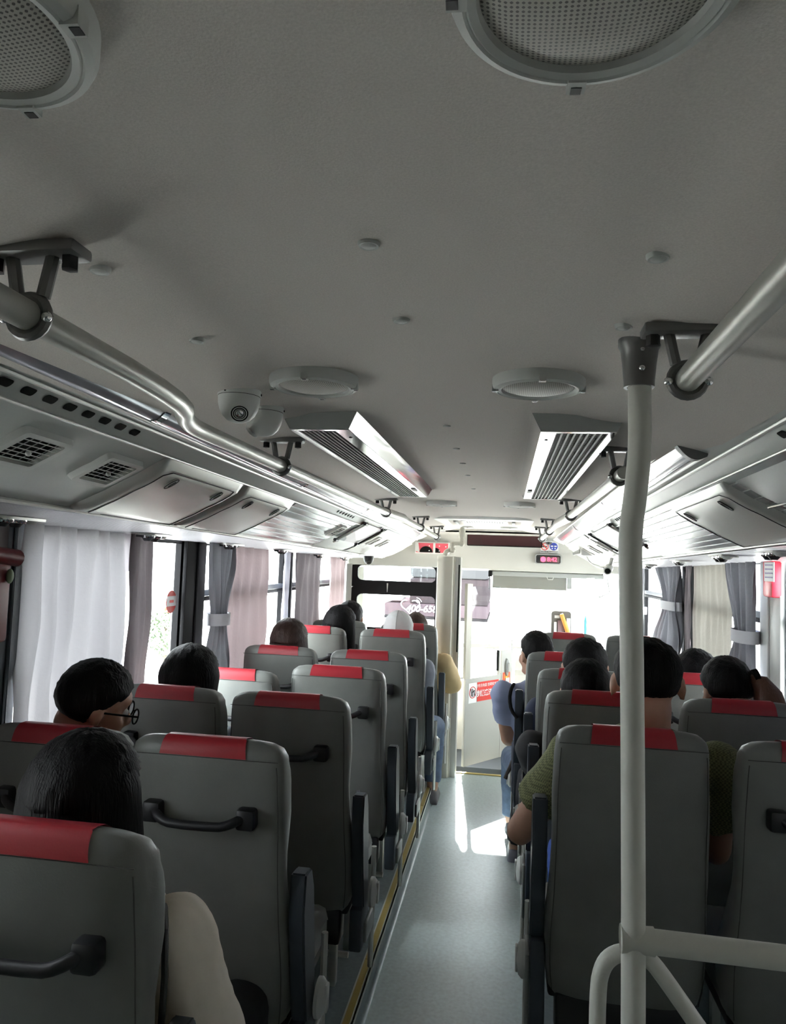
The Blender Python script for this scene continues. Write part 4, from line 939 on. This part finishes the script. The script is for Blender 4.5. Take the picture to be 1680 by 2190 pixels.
curtain('c', XR, -1, 6.42, 6.80, curt_g, 'small far grey curtain glimpsed just right of the foreground pole', folds=3, seedv=15, tie=(-.35, .5, 6.6), off=.05, zt=.09)
# round sticker on left window
q = at(366, 1287, X=XL - .012); r = thing('window_sticker', q, 'small red and white oval sticker on the open left window', 'sticker')
def oval(a, c, m_, o, par, name):
    obj(name, MB().poly([(XL - .012 + o, q.y + a * math.cos(t), q.z + c * math.sin(t)) for t in [2 * math.pi * k / 26 for k in range(26)]], (-.001, 0, 0)), m_, par, smooth=False)
oval(.052, .052, redp, 0, r, 'red_disc'); obj('white_band', MB().box((XL - .0115, q.y - .046, q.z - .020), (XL - .0105, q.y + .046, q.z + .026)), wht, r, smooth=False)
text('先锁', .034, (XL - .0095, q.y, q.z + .003), (math.pi / 2, 0, math.pi / 2), redp, r) if False else obj('print_bar', MB().box((XL - .0105, q.y - .02, q.z - .004), (XL - .0095, q.y + .02, q.z + .008)), redp, r, smooth=False)
# emergency hammer boxes
q = at(26, 1185, X=XL + .06); r = thing('emergency_hammer', q, 'dark red emergency hammer holder at the left edge of the picture', 'hammer')
obj('holder', MB().box((XL, q.y - .09, q.z - .26), (XL + .05, q.y + .02, q.z - .02), .012), mat('dark_red_plastic', (.14, .006, .008), .5), r); obj('hammer_head', MB().tube([(XL + .05, q.y - .07, q.z + .0), (XL + .05, q.y + .035, q.z - .012)], [.022, .026], 14), mat('dark_red_plastic', (.3, .012, .015), .45), r)
obj('green_button', MB().ell((XL + .058, q.y + .0, q.z - .065), (.008, .014, .022), n=14, k=8), mat('green_glow', (.22, .30, .18), .5), r)
q = at(1652, 1222, X=XR - .03); r = thing('emergency_hammer', q, 'bright red emergency hammer holder with white label at the right edge', 'hammer')
rp = mat('bright_red_plastic', (.75, .03, .06), .4)
obj('holder', MB().box((XR - .055, q.y - .06, q.z - .115), (XR - .0, q.y + .06, q.z + .05), .012), rp, r); obj('hook', MB().box((XR - .05, q.y + .02, q.z + .05), (XR - .01, q.y + .07, q.z + .085), .008), rp, r)
obj('paper_label', MB().box((XR - .060, q.y - .10, q.z - .045), (XR - .057, q.y + .02, q.z + .04)), wht, r, smooth=False)
for k in range(4): obj('print_line', MB().box((XR - .062, q.y - .085, q.z - .03 + .018 * k), (XR - .0605, q.y + .005, q.z - .024 + .018 * k)), mat('violet_print', (.35, .3, .5), .6), r, smooth=False)
q = at(1594, 1355, X=XR - .025); o = obj('notice_card', MB().box((XR - .026, q.y - .10, q.z - .08), (XR - .023, q.y + .06, q.z + .06)), mat('notice_blue', (.20, .22, .32), .5), smooth=False, loc=(XR - .025, q.y, q.z)); tag(o, 'blue grey notice card behind the tied curtain on the right', 'notice')
# ---------------------------------------------------------------- people
PS = 1.136
def hairfold(a): return a
def caps(mb, a, ra, c, rc, n=14, flat=(False, False)):
    a, c = Vector(a), Vector(c); d = (c - a); L_ = d.length; d = d / max(L_, 1e-6); q = d.to_track_quat('Z', 'Y').to_matrix(); rings = []
    K = 4
    if flat[0]: rings.append((0, 0)); rings.append((0, ra))
    else: rings += [(-ra * math.cos(math.pi / 2 * k / K), ra * math.sin(math.pi / 2 * k / K)) for k in range(K + 1)]
    if flat[1]: rings.append((L_, rc)); rings.append((L_, 0))
    else: rings += [(L_ + rc * math.sin(math.pi / 2 * k / K), rc * math.cos(math.pi / 2 * k / K)) for k in range(K + 1)]
    vs = [a + q @ Vector((max(r_, 1e-4) * math.cos(2 * math.pi * k / n), max(r_, 1e-4) * math.sin(2 * math.pi * k / n), h_)) for h_, r_ in rings for k in range(n)]
    mb.add(vs, [(i * n + k, i * n + (k + 1) % n, (i + 1) * n + (k + 1) % n, (i + 1) * n + k) for i in range(len(rings) - 1) for k in range(n)] + [tuple(range(n))[::-1], tuple((len(rings) - 1) * n + k for k in range(n))])
def remesh(name, mb, m_, parent, vox, sm=3, wrinkle=0.0, wfreq=18):
    me = bpy.data.meshes.new(name + '_src'); me.from_pydata([v for v in mb.v], [], mb.f)
    bm = bmesh.new(); bm.from_mesh(me); bmesh.ops.remove_doubles(bm, verts=bm.verts, dist=2e-4); bmesh.ops.recalc_face_normals(bm, faces=bm.faces); bm.to_mesh(me); bm.free()
    t = bpy.data.objects.new('tmp', me); COL.objects.link(t)
    r_ = t.modifiers.new('r', 'REMESH'); r_.mode = 'VOXEL'; r_.voxel_size = vox; r_.use_smooth_shade = True
    s_ = t.modifiers.new('s', 'SMOOTH'); s_.iterations = sm; s_.factor = .6
    dg = bpy.context.evaluated_depsgraph_get(); me2 = bpy.data.meshes.new_from_object(t.evaluated_get(dg)); bpy.data.objects.remove(t); bpy.data.meshes.remove(me)
    if wrinkle:
        me2.update(); ns = [v.normal.copy() for v in me2.vertices]
        for v, n_ in zip(me2.vertices, ns):
            f = noise.noise(v.co * wfreq) + .5 * noise.noise(Vector((v.co.x * wfreq * .6, v.co.y * wfreq * 2, v.co.z * wfreq * 2.4))); v.co += n_ * wrinkle * f
    me2.materials.clear(); me2.materials.append(m_); me2.name = name
    me2.polygons.foreach_set('use_smooth', [True] * len(me2.polygons))
    o = bpy.data.objects.new(name, me2); COL.objects.link(o); o.parent = parent; return o
def hand(mb, wr, dirv, palmn, side, curl=.5):
    d = Vector(dirv).normalized(); n_ = Vector(palmn); n_ = (n_ - d * n_.dot(d)).normalized(); sd = d.cross(n_) * side
    w = Vector(wr)
    for k in (-1, 0, 1): caps(mb, w + sd * .012 * k, .015, w + d * .085 + sd * .022 * k, .013)
    for k, (o_, ln) in enumerate(((-.030, .058), (-.010, .070), (.010, .074), (.030, .066))):
        b0 = w + d * .088 + sd * o_; d1 = (d + n_ * curl * .6).normalized(); d2 = (d + n_ * curl * 1.7).normalized(); d3 = (d + n_ * curl * 3).normalized()
        p1 = b0 + d1 * ln * .48; p2 = p1 + d2 * ln * .32; p3 = p2 + d3 * ln * .22
        caps(mb, b0, .0088, p1, .0082, 10); caps(mb, p1, .0082, p2, .0076, 10); caps(mb, p2, .0076, p3, .0068, 10)
    t0 = w + d * .025 + sd * .026; t1 = t0 + (d * .7 + sd * .6 + n_ * .3).normalized() * .042; t2 = t1 + (d + n_ * .4 + sd * .1).normalized() * .032
    caps(mb, t0, .0125, t1, .0105, 10); caps(mb, t1, .0105, t2, .0085, 10)
def AR(v, T): return [Vector((p[0], p[1], T + p[2] if p[2] < 0 else p[2])) for p in v]
def person(crown, seatY, label, hair='short', hm=hair_b, sk=skin, shirt=None, sleeve='short', trouser=None, turn=(0, 0, 0), female=False, zs=-1.15, x_off=0.0, armL=None, armR=None, vox=.012, legs=None, grp=None, flare=0.0, shoes=None, hx=1.0):
    """crown: top of head (eye units). Built in metres around the pelvis point on the seat, then scaled by PS."""
    crown = Vector(crown); px = crown.x + x_off; zs = min(zs, crown.z - .80 * PS); root = thing('person', (px, seatY + .33, zs), label, 'person', grp)
    root.scale = (PS, PS, PS)
    cr = (crown - Vector(root.location)) / PS           # crown in local metres
    T = cr.z; w = .165 if female else .185
    hc = Vector((cr.x, cr.y, T - .115))
    R = Matrix.Rotation(turn[2], 3, 'Z') @ Matrix.Rotation(turn[0], 3, 'X') @ Matrix.Rotation(turn[1], 3, 'Y')
    nb = Vector((cr.x * .45, -.045 + cr.y * .4, T - .275)); ch = Vector((cr.x * .3, -.045, T - .40)); ab = Vector((0, -.02, .24)); pv = Vector((0, .0, .10))
    sh = [Vector((nb.x + s_ * w, nb.y + .0, T - .325)) for s_ in (-1, 1)]
    armL = AR(armL, T) if armL else None; armR = AR(armR, T) if armR else None
    el = [armL[0] if armL else Vector((-w - .02, .06, T - .59)), armR[0] if armR else Vector((w + .02, .06, T - .59))]
    wr = [armL[1] if armL else Vector((-.08, .25, .21)), armR[1] if armR else Vector((.08, .25, .21))]
    hip = [Vector((s_ * .085, .02, .085)) for s_ in (-1, 1)]; fz = (ZP - zs) / PS
    kn = [Vector((s_ * .11, .385, .09)) for s_ in (-1, 1)]; an = [Vector((s_ * .11, .40, fz + .075)) for s_ in (-1, 1)]
    if legs:
        for i in (0, 1):
            if legs[i]: kn[i], an[i] = Vector(legs[i][0]), Vector(legs[i][1])
    def headpt(v): return hc + R @ Vector(v)
    hr_ = R
    b = MB()
    b.ell(headpt((0, -.008, .025)), (.072 * hx, .092, .088), hr_, 20, 14); b.ell(headpt((0, .022, -.045)), (.058, .068, .070), hr_, 16, 10)
    caps(b, headpt((-.025, .055, -.090)), .022, headpt((.025, .055, -.090)), .022); b.ell(headpt((0, .072, .035)), (.050, .018, .022), hr_)
    caps(b, headpt((0, .082, .008)), .008, headpt((0, .104, -.026)), .013); b.ell(headpt((-.013, .095, -.030)), (.009, .010, .007), hr_); b.ell(headpt((.013, .095, -.030)), (.009, .010, .007), hr_)
    b.ell(headpt((0, .086, -.056)), (.024, .010, .007), hr_); b.ell(headpt((0, .084, -.068)), (.020, .010, .007), hr_)
    for s_ in (-1, 1):
        b.ell(headpt((s_ * .078 * hx, -.004, -.012)), (.010, .018, .033), hr_ @ Matrix.Rotation(s_ * .35, 3, 'Z'), 12, 8); b.ell(headpt((s_ * .045, .062, -.030)), (.020, .022, .026), hr_)
    caps(b, headpt((0, -.025, -.060)), .060, nb, .064)
    b.ell(ch, (w * .86, .105, .165), None, 20, 12); caps(b, nb + Vector((-w * .7, 0, -.05)), .052, nb + Vector((w * .7, 0, -.05)), .052)
    b.ell(ab, (.145, .105, .17), None, 18, 12); b.ell(pv, (.165, .125, .105), None, 18, 10)
    for i in (0, 1):
        caps(b, sh[i], .054, el[i], .040); caps(b, el[i], .039, wr[i], .026)
        dd_ = (wr[i] - el[i]).normalized(); hand(b, wr[i] + dd_ * .01, dd_ + Vector((0, .1, -.1)), (0, 0, -1), -1 if i else 1)
        caps(b, hip[i], .082, kn[i], .056); caps(b, kn[i], .054, an[i], .036)
        caps(b, an[i] + Vector((0, -.035, -.045)), .030, an[i] + Vector((0, .11, -.052)), .026)
    obj_ = remesh('body', b, sk, root, vox)
    for s_ in (-1, 1):
        e = headpt((s_ * .032, .077, .004)); obj('eye', _loc(MB().ell(e, (.0125, .010, .0105), hr_, 12, 8), root), wht, root); obj('iris', _loc(MB().ell(headpt((s_ * .032, .0865, .004)), (.0055, .002, .0055), hr_, 10, 6), root), blkp, root)
    # ---- hair
    hb = MB(); n_, k_ = 56, 36; vs = []
    for j in range(k_ + 1):
        t = math.pi * j / k_
        for i in range(n_):
            a = 2 * math.pi * i / n_; d = Vector((math.sin(t) * math.cos(a), math.sin(t) * math.sin(a), math.cos(t)))
            fx = d.y   # 1 = face side
            line = {'short': -1.02, 'crew': -.95, 'bob': -.25, 'long': -.25, 'pony': -.85, 'cap': -.35, 'clip': -.25}[hair]
            hl = line + (.95 - line * .3) * max(0, (fx + .15) / 1.15) ** .8 + (.12 if abs(d.x) > .8 and hair in ('crew', 'short') else 0)
            m__ = max(0, min(1, (d.z - hl) / (.50 if hair in ('short', 'crew', 'pony') else .18))); m__ = m__ * m__ * (3 - 2 * m__)
            th = {'short': .009, 'crew': .009, 'bob': .024, 'long': .022, 'pony': .010, 'cap': .018, 'clip': .020}[hair]
            if hair == 'crew': th *= max(.35, min(1, .55 + d.z))
            r_ = -.012 + m__ * (.012 + th + .0035 * noise.noise(d * 7) + (.0022 * noise.noise(Vector((a * 14, t * 2, 0))) if hair != 'cap' else 0))
            vs.append(headpt(Vector((0, -.008, .025)) + Vector((d.x * (.072 * hx + r_), d.y * (.092 + r_), d.z * (.088 + r_)))))
    hb.add(vs, [(j * n_ + i, (j + 1) * n_ + i, (j + 1) * n_ + (i + 1) % n_, j * n_ + (i + 1) % n_) for j in range(k_) for i in range(n_)])
    if hair == 'cap': obj('cap', _loc(hb, root), mat('cap_cloth', (.55, .55, .55), .8, bump=.2), root); obj('cap_peak', _loc(MB().ell(headpt((0, .11, .045)), (.065, .06, .008), hr_, 18, 8), root), mat('cap_cloth', (.55, .55, .55), .8), root); obj('cap_seam', _loc(MB().tube([headpt((0, -.008 + .112 * math.cos(a), .025 + .108 * math.sin(a))) for a in [math.radians(q_) for q_ in range(80, 200, 10)]], .002, 6), root), mgrey, root)
    else: obj('hair', _loc(hb, root), hm, root, ang=180)
    if hair in ('bob', 'long', 'clip'):
        ln = {'bob': .21, 'long': .40, 'clip': .19}[hair]; N = 40; M_ = 60; rows = []
        for j in range(N + 1):
            t = j / N; z = .116 - ln * t * 1.02
            rr = math.sqrt(max(0, 1 - ((z - .02) / .0962) ** 2)) if z > .02 else 1
            wx = (.096 * rr + (.016 * min(1, max(0, (.02 - z) / .14))) * (1 if hair != 'clip' else -.9)) * hx; wy = .108 * rr
            if z < -.10: wy *= max(.55, 1 - (-.10 - z) * 2.2)
            row = []
            for i in range(M_):
                a = 2 * math.pi * i / M_; fx = math.sin(a); st_ = 1 + .022 * noise.noise(Vector((math.cos(a) * 9, fx * 9, z * 2.2))) + .012 * noise.noise(Vector((math.cos(a) * 26, fx * 26, z * 3)))
                cut = 1.0
                if z < .055 and fx > .1: cut = max(.45, 1 - (fx - .1) * 1.6)
                tail = (.02 * noise.noise(Vector((a * 6, 3, 0)))) if j == N else 0
                row.append(headpt((wx * st_ * math.cos(a) * (1 if fx < .2 else cut), -.012 + wy * st_ * fx * cut - (.02 * max(0, -.05 - z) * 3), z + tail)))
            rows.append(row + [row[0]])
        hb2 = MB().loft(rows, None); hb2.add(rows[-1][:-1], [tuple(range(M_))]); obj('hair_length', _loc(hb2, root), hm, root, ang=180)
    if hair == 'pony':
        P0 = headpt((.035, -.085, .035)); pts = [headpt((.040, -.080, .036)), headpt((.068, -.095, .022)), headpt((.086, -.10, -.02)), headpt((.092, -.10, -.07)), headpt((.094, -.10, -.14)), headpt((.09, -.10, -.21))]
        obj('ponytail', _loc(MB().tube(pts, [.018, .032, .046, .050, .044, .014], 18), root), mat('ponytail_hair', (.10, .04, .018), .45, bump=.6, bscale=30, stretch=(6, 6, .7)), root, ang=180)
        obj('hair_tie', _loc(MB().tube([headpt((.050, -.092, .044)), headpt((.066, -.098, .048))], .024, 14), root), blkp, root)
    if hair == 'clip':
        for k in range(5): obj('hair_clip', _loc(MB().ell(headpt((-.045 + .009 * k, -.118, -.035 - .003 * (k % 2))), (.006, .004, .004), None, 8, 6), root), chrome, root)
    # ---- clothing shells
    if shirt:
        c_ = MB(); g = .016
        c_.ell(ch, (w * .86 + g, .105 + g, .165 + g), None, 20, 12); caps(c_, nb + Vector((-w * .62, 0, -.055)), .052 + g, nb + Vector((w * .62, 0, -.055)), .052 + g); c_.ell(ab, (.145 + g, .105 + g, .175), None, 18, 12)
        caps(c_, ab, .13, pv + Vector((0, 0, .02)), .15, flat=(False, False))
        for i in (0, 1):
            if sleeve == 'none': continue
            f = .60 if sleeve == 'short' else 1.0
            e2 = sh[i].lerp(el[i], f); caps(c_, sh[i], .054 + g, e2, .042 + g + flare, flat=(False, sleeve == 'short'))
            if sleeve == 'long': caps(c_, el[i], .042 + g + flare * .6, wr[i], .030 + g, flat=(False, True))
        remesh('shirt', c_, shirt, root, vox, 2, .0065, 15)
    tm = trouser or mat('dark_trousers', (.03, .035, .05), .8)
    c_ = MB(); c_.ell(pv, (.165 + .012, .125 + .012, .105 + .006), None, 18, 10)
    for i in (0, 1): caps(c_, hip[i], .082 + .012, kn[i], .056 + .014); caps(c_, kn[i], .054 + .014, kn[i].lerp(an[i], .92), .040 + .014, flat=(False, True))
    remesh('trousers', c_, tm, root, vox * 1.1, 2, .003)
    for i in (0, 1):
        s2 = MB(); a_ = an[i]; caps(s2, a_ + Vector((0, -.035, -.042)), .038, a_ + Vector((0, .11, -.048)), .036); s2.box(a_ + Vector((-.042, -.075, -.085)), a_ + Vector((.042, .15, -.066)))
        remesh('shoe', s2, shoes or mat('shoe_grey', (.16, .16, .18), .7), root, .010, 2)
    return root
def _loc(mb, root):      # obj() subtracts the root location; parts of a person are already local
    L_ = wloc(root); mb.v = [tuple(Vector(v) + L_) for v in mb.v]; return mb
shw = mat('cream_blouse', (.86, .78, .67), .8, bump=.2, bscale=30); grn = None
def check_tee():
    M = bpy.data.materials.new('olive_check_tee'); M.use_nodes = True; n = M.node_tree.nodes; l = M.node_tree.links
    t = n.new('ShaderNodeTexChecker'); t.inputs['Scale'].default_value = 190; t.inputs[1].default_value = (.21, .22, .10, 1); t.inputs[2].default_value = (.09, .10, .045, 1)
    tc = n.new('ShaderNodeTexCoord'); l.new(tc.outputs['Object'], t.inputs[0]); l.new(t.outputs[0], n['Principled BSDF'].inputs['Base Color']); n['Principled BSDF'].inputs['Roughness'].default_value = .85; return M
jeans = mat('blue_jeans', (.10, .14, .22), .85, var=.2, vscale=25)
# left side
p1 = person(at(192, 1580, Y=1.47), 1.19, 'person with long straight black hair and cream blouse in the nearest left seat', 'long', shirt=shw, sleeve='long', female=True, vox=.009, flare=.022, x_off=.07, trouser=mat('dark_skirt', (.02, .02, .022), .8), armR=((.195, .0, -.60), (.06, .22, .12)), hx=1.16)
p = at(345, 2050, Y=1.30)
o = obj('shoulder_strap', _loc(MB().box((p.x - .0, 0, 0), (p.x + .01, .01, .01)), p1) if False else MB().tube([at(350, 1928, Y=1.47), at(352, 1942, Y=1.40), at(353, 1990, Y=1.345), at(352, 2090, Y=1.315), at(345, 2190, Y=1.315), at(335, 2330, Y=1.33)], .0065, 8), black, loc=at(350, 2100, Y=1.37)); tag(o, 'thin black bag strap over the cream blouse shoulder', 'strap')
man = person(at(208, 1413, Y=2.12), 1.87, 'person with short black hair and glasses looking down to the right, second left window seat', 'short', shirt=mat('brown_tee', (.10, .08, .07), .85), turn=(-.30, .16, -.85), vox=.010, hx=1.17, x_off=.07)
hc_ = None
woman = person(at(412, 1386, Y=2.78), 2.55, 'person with dark hair gathered by a small metal clip, third left window seat', 'clip', shirt=mat('blue_blouse', (.30, .36, .45), .8), female=True, vox=.014, x_off=.02, hx=1.1)
person(at(621, 1330, Y=4.12), 3.90, 'person with straight brown bobbed hair, fifth left window seat', 'bob', hm=hair_br, shirt=mat('plum_top', (.14, .06, .08), .8), female=True, vox=.015, x_off=.04)
person(at(728, 1300, Y=4.88), 4.63, 'person with long black hair leaning between two left seats near the front', 'long', shirt=mat('olive_top', (.18, .17, .10), .8), female=True, vox=.015, x_off=-.02, turn=(0, .1, -.2), hx=1.05)
person(at(750, 1286, Y=5.6), 5.35, 'person with short black hair in the front left window seat by the partition', 'short', shirt=mat('grey_top', (.18, .18, .19), .8), vox=.015, x_off=.0, hx=1.1)
person(at(853, 1311, Y=4.92), 4.63, 'person wearing a pale grey cap in the sixth left aisle seat', 'cap', shirt=mat('denim_shirt', (.25, .27, .32), .8), sleeve='long', female=True, armR=((.155, .05, -.55), (.08, .25, .2)), vox=.014, trouser=jeans, x_off=.0, legs=(None, ((.20, .34, .07), (.205, .24, -.28))), shoes=mat('grey_trainers', (.13, .12, .13), .7))
person(at(890, 1311, Y=5.62), 5.35, 'person with dark hair and tan jacket, elbow out in the aisle beside the door post', 'short', hm=hair_br, shirt=mat('tan_jacket', (.48, .36, .19), .8), sleeve='long', flare=.018, vox=.014, armR=((.215, .05, -.47), (.10, .26, -.50)), x_off=.03, hx=1.0)
# right side
crew = person(at(1384, 1368, Y=2.38), 2.10, 'person with crew cut and olive checked tee in the nearest right seat behind the pole', 'crew', shirt=check_tee(), sleeve='short', flare=.016, vox=.009, x_off=-.015, hx=1.16, trouser=mat('bright_blue_trousers', (.04, .09, .35), .8), armL=((-.315, .02, -.56), (-.27, .26, -.57)), armR=((.215, .04, -.57), (.12, .27, -.62)), legs=(((-.15, .38, .08), (-.15, .40, -.28)), None))
person(at(1254, 1411, Y=3.05), 2.80, 'person with black short hair whose crown shows left of the crew cut', 'short', shirt=mat('black_tee', (.02, .02, .022), .85), vox=.013, hx=1.12, x_off=.02, armL=((-.165, .05, -.46), (-.10, .28, -.5)))
person(at(1251, 1367, Y=3.74), 3.47, 'person with big round black hair in the third right aisle seat', 'short', shirt=mat('navy_top', (.03, .04, .08), .8), vox=.014, hx=1.22, legs=(((-.20, .36, .08), (-.27, .50, -.30)), None), shoes=mat('pale_clogs', (.22, .22, .27), .6), trouser=mat('dark_shorts', (.03, .03, .035), .8))
blue = person(at(1146, 1351, Y=4.36), 4.10, 'person in pale blue shirt with dark shoulder strap, fourth right aisle seat', 'short', shirt=mat('pale_blue_shirt', (.30, .34, .50), .8), flare=.006, vox=.012, trouser=jeans, turn=(0, 0, .5), x_off=.06, hx=.98, armL=((-.180, .0, -.56), (-.14, .24, -.60)), legs=(((-.15, .30, .07), (-.15, .34, -.28)), None))
sx = at(1092, 1500, Y=4.2)
o = obj('backpack_strap', MB().tube([at(1098, 1463, Y=4.33), at(1092, 1475, Y=4.24), at(1089, 1495, Y=4.20), at(1093, 1520, Y=4.17), at(1106, 1536, Y=4.16)], .010, 8, smooth=1), blkp, loc=sx); tag(o, 'dark strap across the pale blue shirt shoulder', 'strap')
r = thing('shoulder_bag', at(1105, 1640, Y=4.35), 'dark grey bag with hanging strap beside the blue jeans in the aisle', 'bag')
q = at(1104, 1640, Y=4.3); obj('bag_body', MB().box((q.x - .03, 4.25, q.z - .16), (q.x + .05, 4.42, q.z + .14), .03), mat('bag_grey', (.05, .055, .075), .8), r); obj('bag_strap', MB().tube([at(1096, 1628, Y=4.3), at(1080, 1665, Y=4.3)], .012, 8), mat('strap_brown', (.06, .05, .045), .8), r)
person(at(1553, 1408, Y=3.08), 2.80, 'person with black hair in a brown ponytail, second right window seat', 'pony', shirt=mat('rose_top', (.30, .15, .17), .8), female=True, vox=.014, turn=(-.25, 0, .25), x_off=.04, hx=1.02)
person(at(1487, 1390, Y=3.75), 3.47, 'person with short black hair seen between crew cut and ponytail', 'short', shirt=mat('grey_tee', (.2, .2, .2), .8), vox=.015, hx=1.12, x_off=-.05)
# glasses for the man on the left
def specs(root, crown, turn):
    cr = (Vector(crown) - Vector(root.location)) / PS; hc = Vector((cr.x, cr.y, cr.z - .115)); R = Matrix.Rotation(turn[2], 3, 'Z') @ Matrix.Rotation(turn[0], 3, 'X') @ Matrix.Rotation(turn[1], 3, 'Y'); hp = lambda v: hc + R @ Vector(v)
    b = MB()
    for s_ in (-1, 1):
        b.tube([hp((s_ * .034 + .026 * math.cos(a), .108, .0 + .019 * math.sin(a))) for a in [2 * math.pi * k / 18 for k in range(19)]], .0022, 6, cap=False); b.tube([hp((s_ * .060, .107, .008)), hp((s_ * .082, .06, .010)), hp((s_ * .086, -.01, .004))], .0026, 6)
    b.tube([hp((-.009, .109, .004)), hp((.009, .109, .004))], .0022, 6)
    g = obj('glasses', _loc(b, root), blkp, root)
    for s_ in (-1, 1): obj('lens', _loc(MB().poly([hp((s_ * .034 + .025 * math.cos(a), .108, .018 * math.sin(a))) for a in [2 * math.pi * k / 18 for k in range(18)]], R @ Vector((0, .001, 0))), root), GLASS, g)
specs(man, at(208, 1413, Y=2.12), (-.30, .16, -.85))
# paper in the seat pocket of the third left row
q = at(770, 1755, Y=2.9); o = obj('paper_sheet', MB().poly([at(762, 1692, Y=2.86), at(768, 1690, Y=2.86), at(786, 1752, Y=2.9), at(776, 1800, Y=2.92), at(762, 1760, Y=2.9)], (0, .004, 0)), mat('lilac_paper', (.42, .40, .46), .7), smooth=False, loc=q); tag(o, 'lilac paper sheet sticking out beside the third left aisle seat', 'paper')
# ---------------------------------------------------------------- outside
struct('ground_outside', MB().box((-60, -30, -2.9), (60, 90, -2.8)), conc, smooth=False)
YBUS = 13.0
B0 = at(822, 1285, Y=YBUS); B1 = at(1043, 1280, Y=YBUS); zt = at(1020, 1240, Y=YBUS).z; zmd = at(1020, 1296, Y=YBUS).z; zlo = at(1020, 1324, Y=YBUS).z; zbt = at(1020, 1330, Y=YBUS).z
r = thing('parked_bus', ((B0.x + B1.x) / 2, YBUS, -2.8), 'pink and mauve side of a bus parked ahead with white phone number lettering', 'bus')
obj('upper_body', MB().box((B0.x + .45, YBUS, zmd), (B1.x, YBUS + 2.2, zt), .03), busm, r); obj('lower_body', MB().box((B0.x, YBUS - .01, zlo), (B1.x, YBUS + 2.2, zmd), .03), busm2, r); obj('skirt', MB().box((B0.x, YBUS, zbt), (B1.x, YBUS + 2.2, zlo)), busd, r, smooth=False)
obj('bus_roof', MB().box((B0.x + .45, YBUS - .02, zt), (B1.x, YBUS + 2.2, zt + .5), .06), mat('parked_bus_roof', (.040, .040, .042), .9, spec=0), r)
obj('bus_window', MB().box((B0.x + .0, YBUS - .015, at(840, 1283, Y=YBUS).z), (at(858, 1283, Y=YBUS).x, YBUS + .6, zmd + .12), .02), wht, r)
for k in (0, 1): 
    xx = (B0.x + .35, B1.x - .35)[k]; obj('wheel', MB().lathe((xx, YBUS + .3, -2.8 + .38), [(0, -.12), (.2, -.12), (.38, -.10), (.38, .12), (0, .12)], 24, axis='y'), blkp, r)
white_e = wht
q = at(868, 1301, Y=YBUS); e = at(1004, 1300, Y=YBUS)
text('400-658', .165, at(868, 1301, Y=YBUS - .03), (math.pi / 2, 0, 0), wht, r, align='LEFT', shear=.2, bold=.002, ext=.004)
hp_ = lambda t: (16 * math.sin(t) ** 3, 13 * math.cos(t) - 5 * math.cos(2 * t) - 2 * math.cos(3 * t) - math.cos(4 * t))
hcn = at(877, 1296, Y=YBUS - .02); obj('heart_outline', MB().tube([(hcn.x + .0105 * hp_(t)[0], YBUS - .03, hcn.z + .0085 * hp_(t)[1]) for t in [2 * math.pi * k / 40 for k in range(4, 36)]], .008, 8), wht, r)
for k in (1, 2, 3):
    cc = at(889, 1291, Y=YBUS - .03); obj('signal_arc', MB().tube([(cc.x + .035 * k * math.cos(a), YBUS - .03, cc.z + .035 * k * math.sin(a)) for a in [math.radians(x) for x in range(20, 100, 16)]], .004, 6), wht, r)
# shrub beyond the left window
q = at(356, 1335, X=-6.5); bm_ = MB(); rnd = random.Random(3)
for k in range(900):
    d = Vector((rnd.gauss(0, 1), rnd.gauss(0, 1), rnd.gauss(0, 1))).normalized() * (.75 + .25 * rnd.random()); c = Vector((q.x, q.y, q.z - .15)) + Vector((d.x * .35, d.y * .38, d.z * .5)); u = Vector((rnd.gauss(0, 1), rnd.gauss(0, 1), rnd.gauss(0, 1))).normalized() * .05; v_ = d.cross(u).normalized() * .03
    bm_.add([c - u, c + v_, c + u, c - v_], [(0, 1, 2, 3)])
r = thing('shrub', (q.x, q.y, -2.8), 'faint round shrub outside the open left window', 'shrub'); obj('foliage', bm_, leaf, r, smooth=False, kind='stuff'); obj('trunk', MB().tube([(q.x, q.y, -2.8), (q.x, q.y, q.z)], [.06, .03], 8), mat('bark', (.1, .08, .06), .9), r)
# ---------------------------------------------------------------- scale to metres and stand on the floor
for o in list(COL.objects):
    if o.parent: continue
    if o.type == 'LIGHT': continue
    o.location = Vector(o.location) * S + Vector((0, 0, EYE * S))
    if o.type != 'CAMERA': o.scale = Vector(o.scale) * S
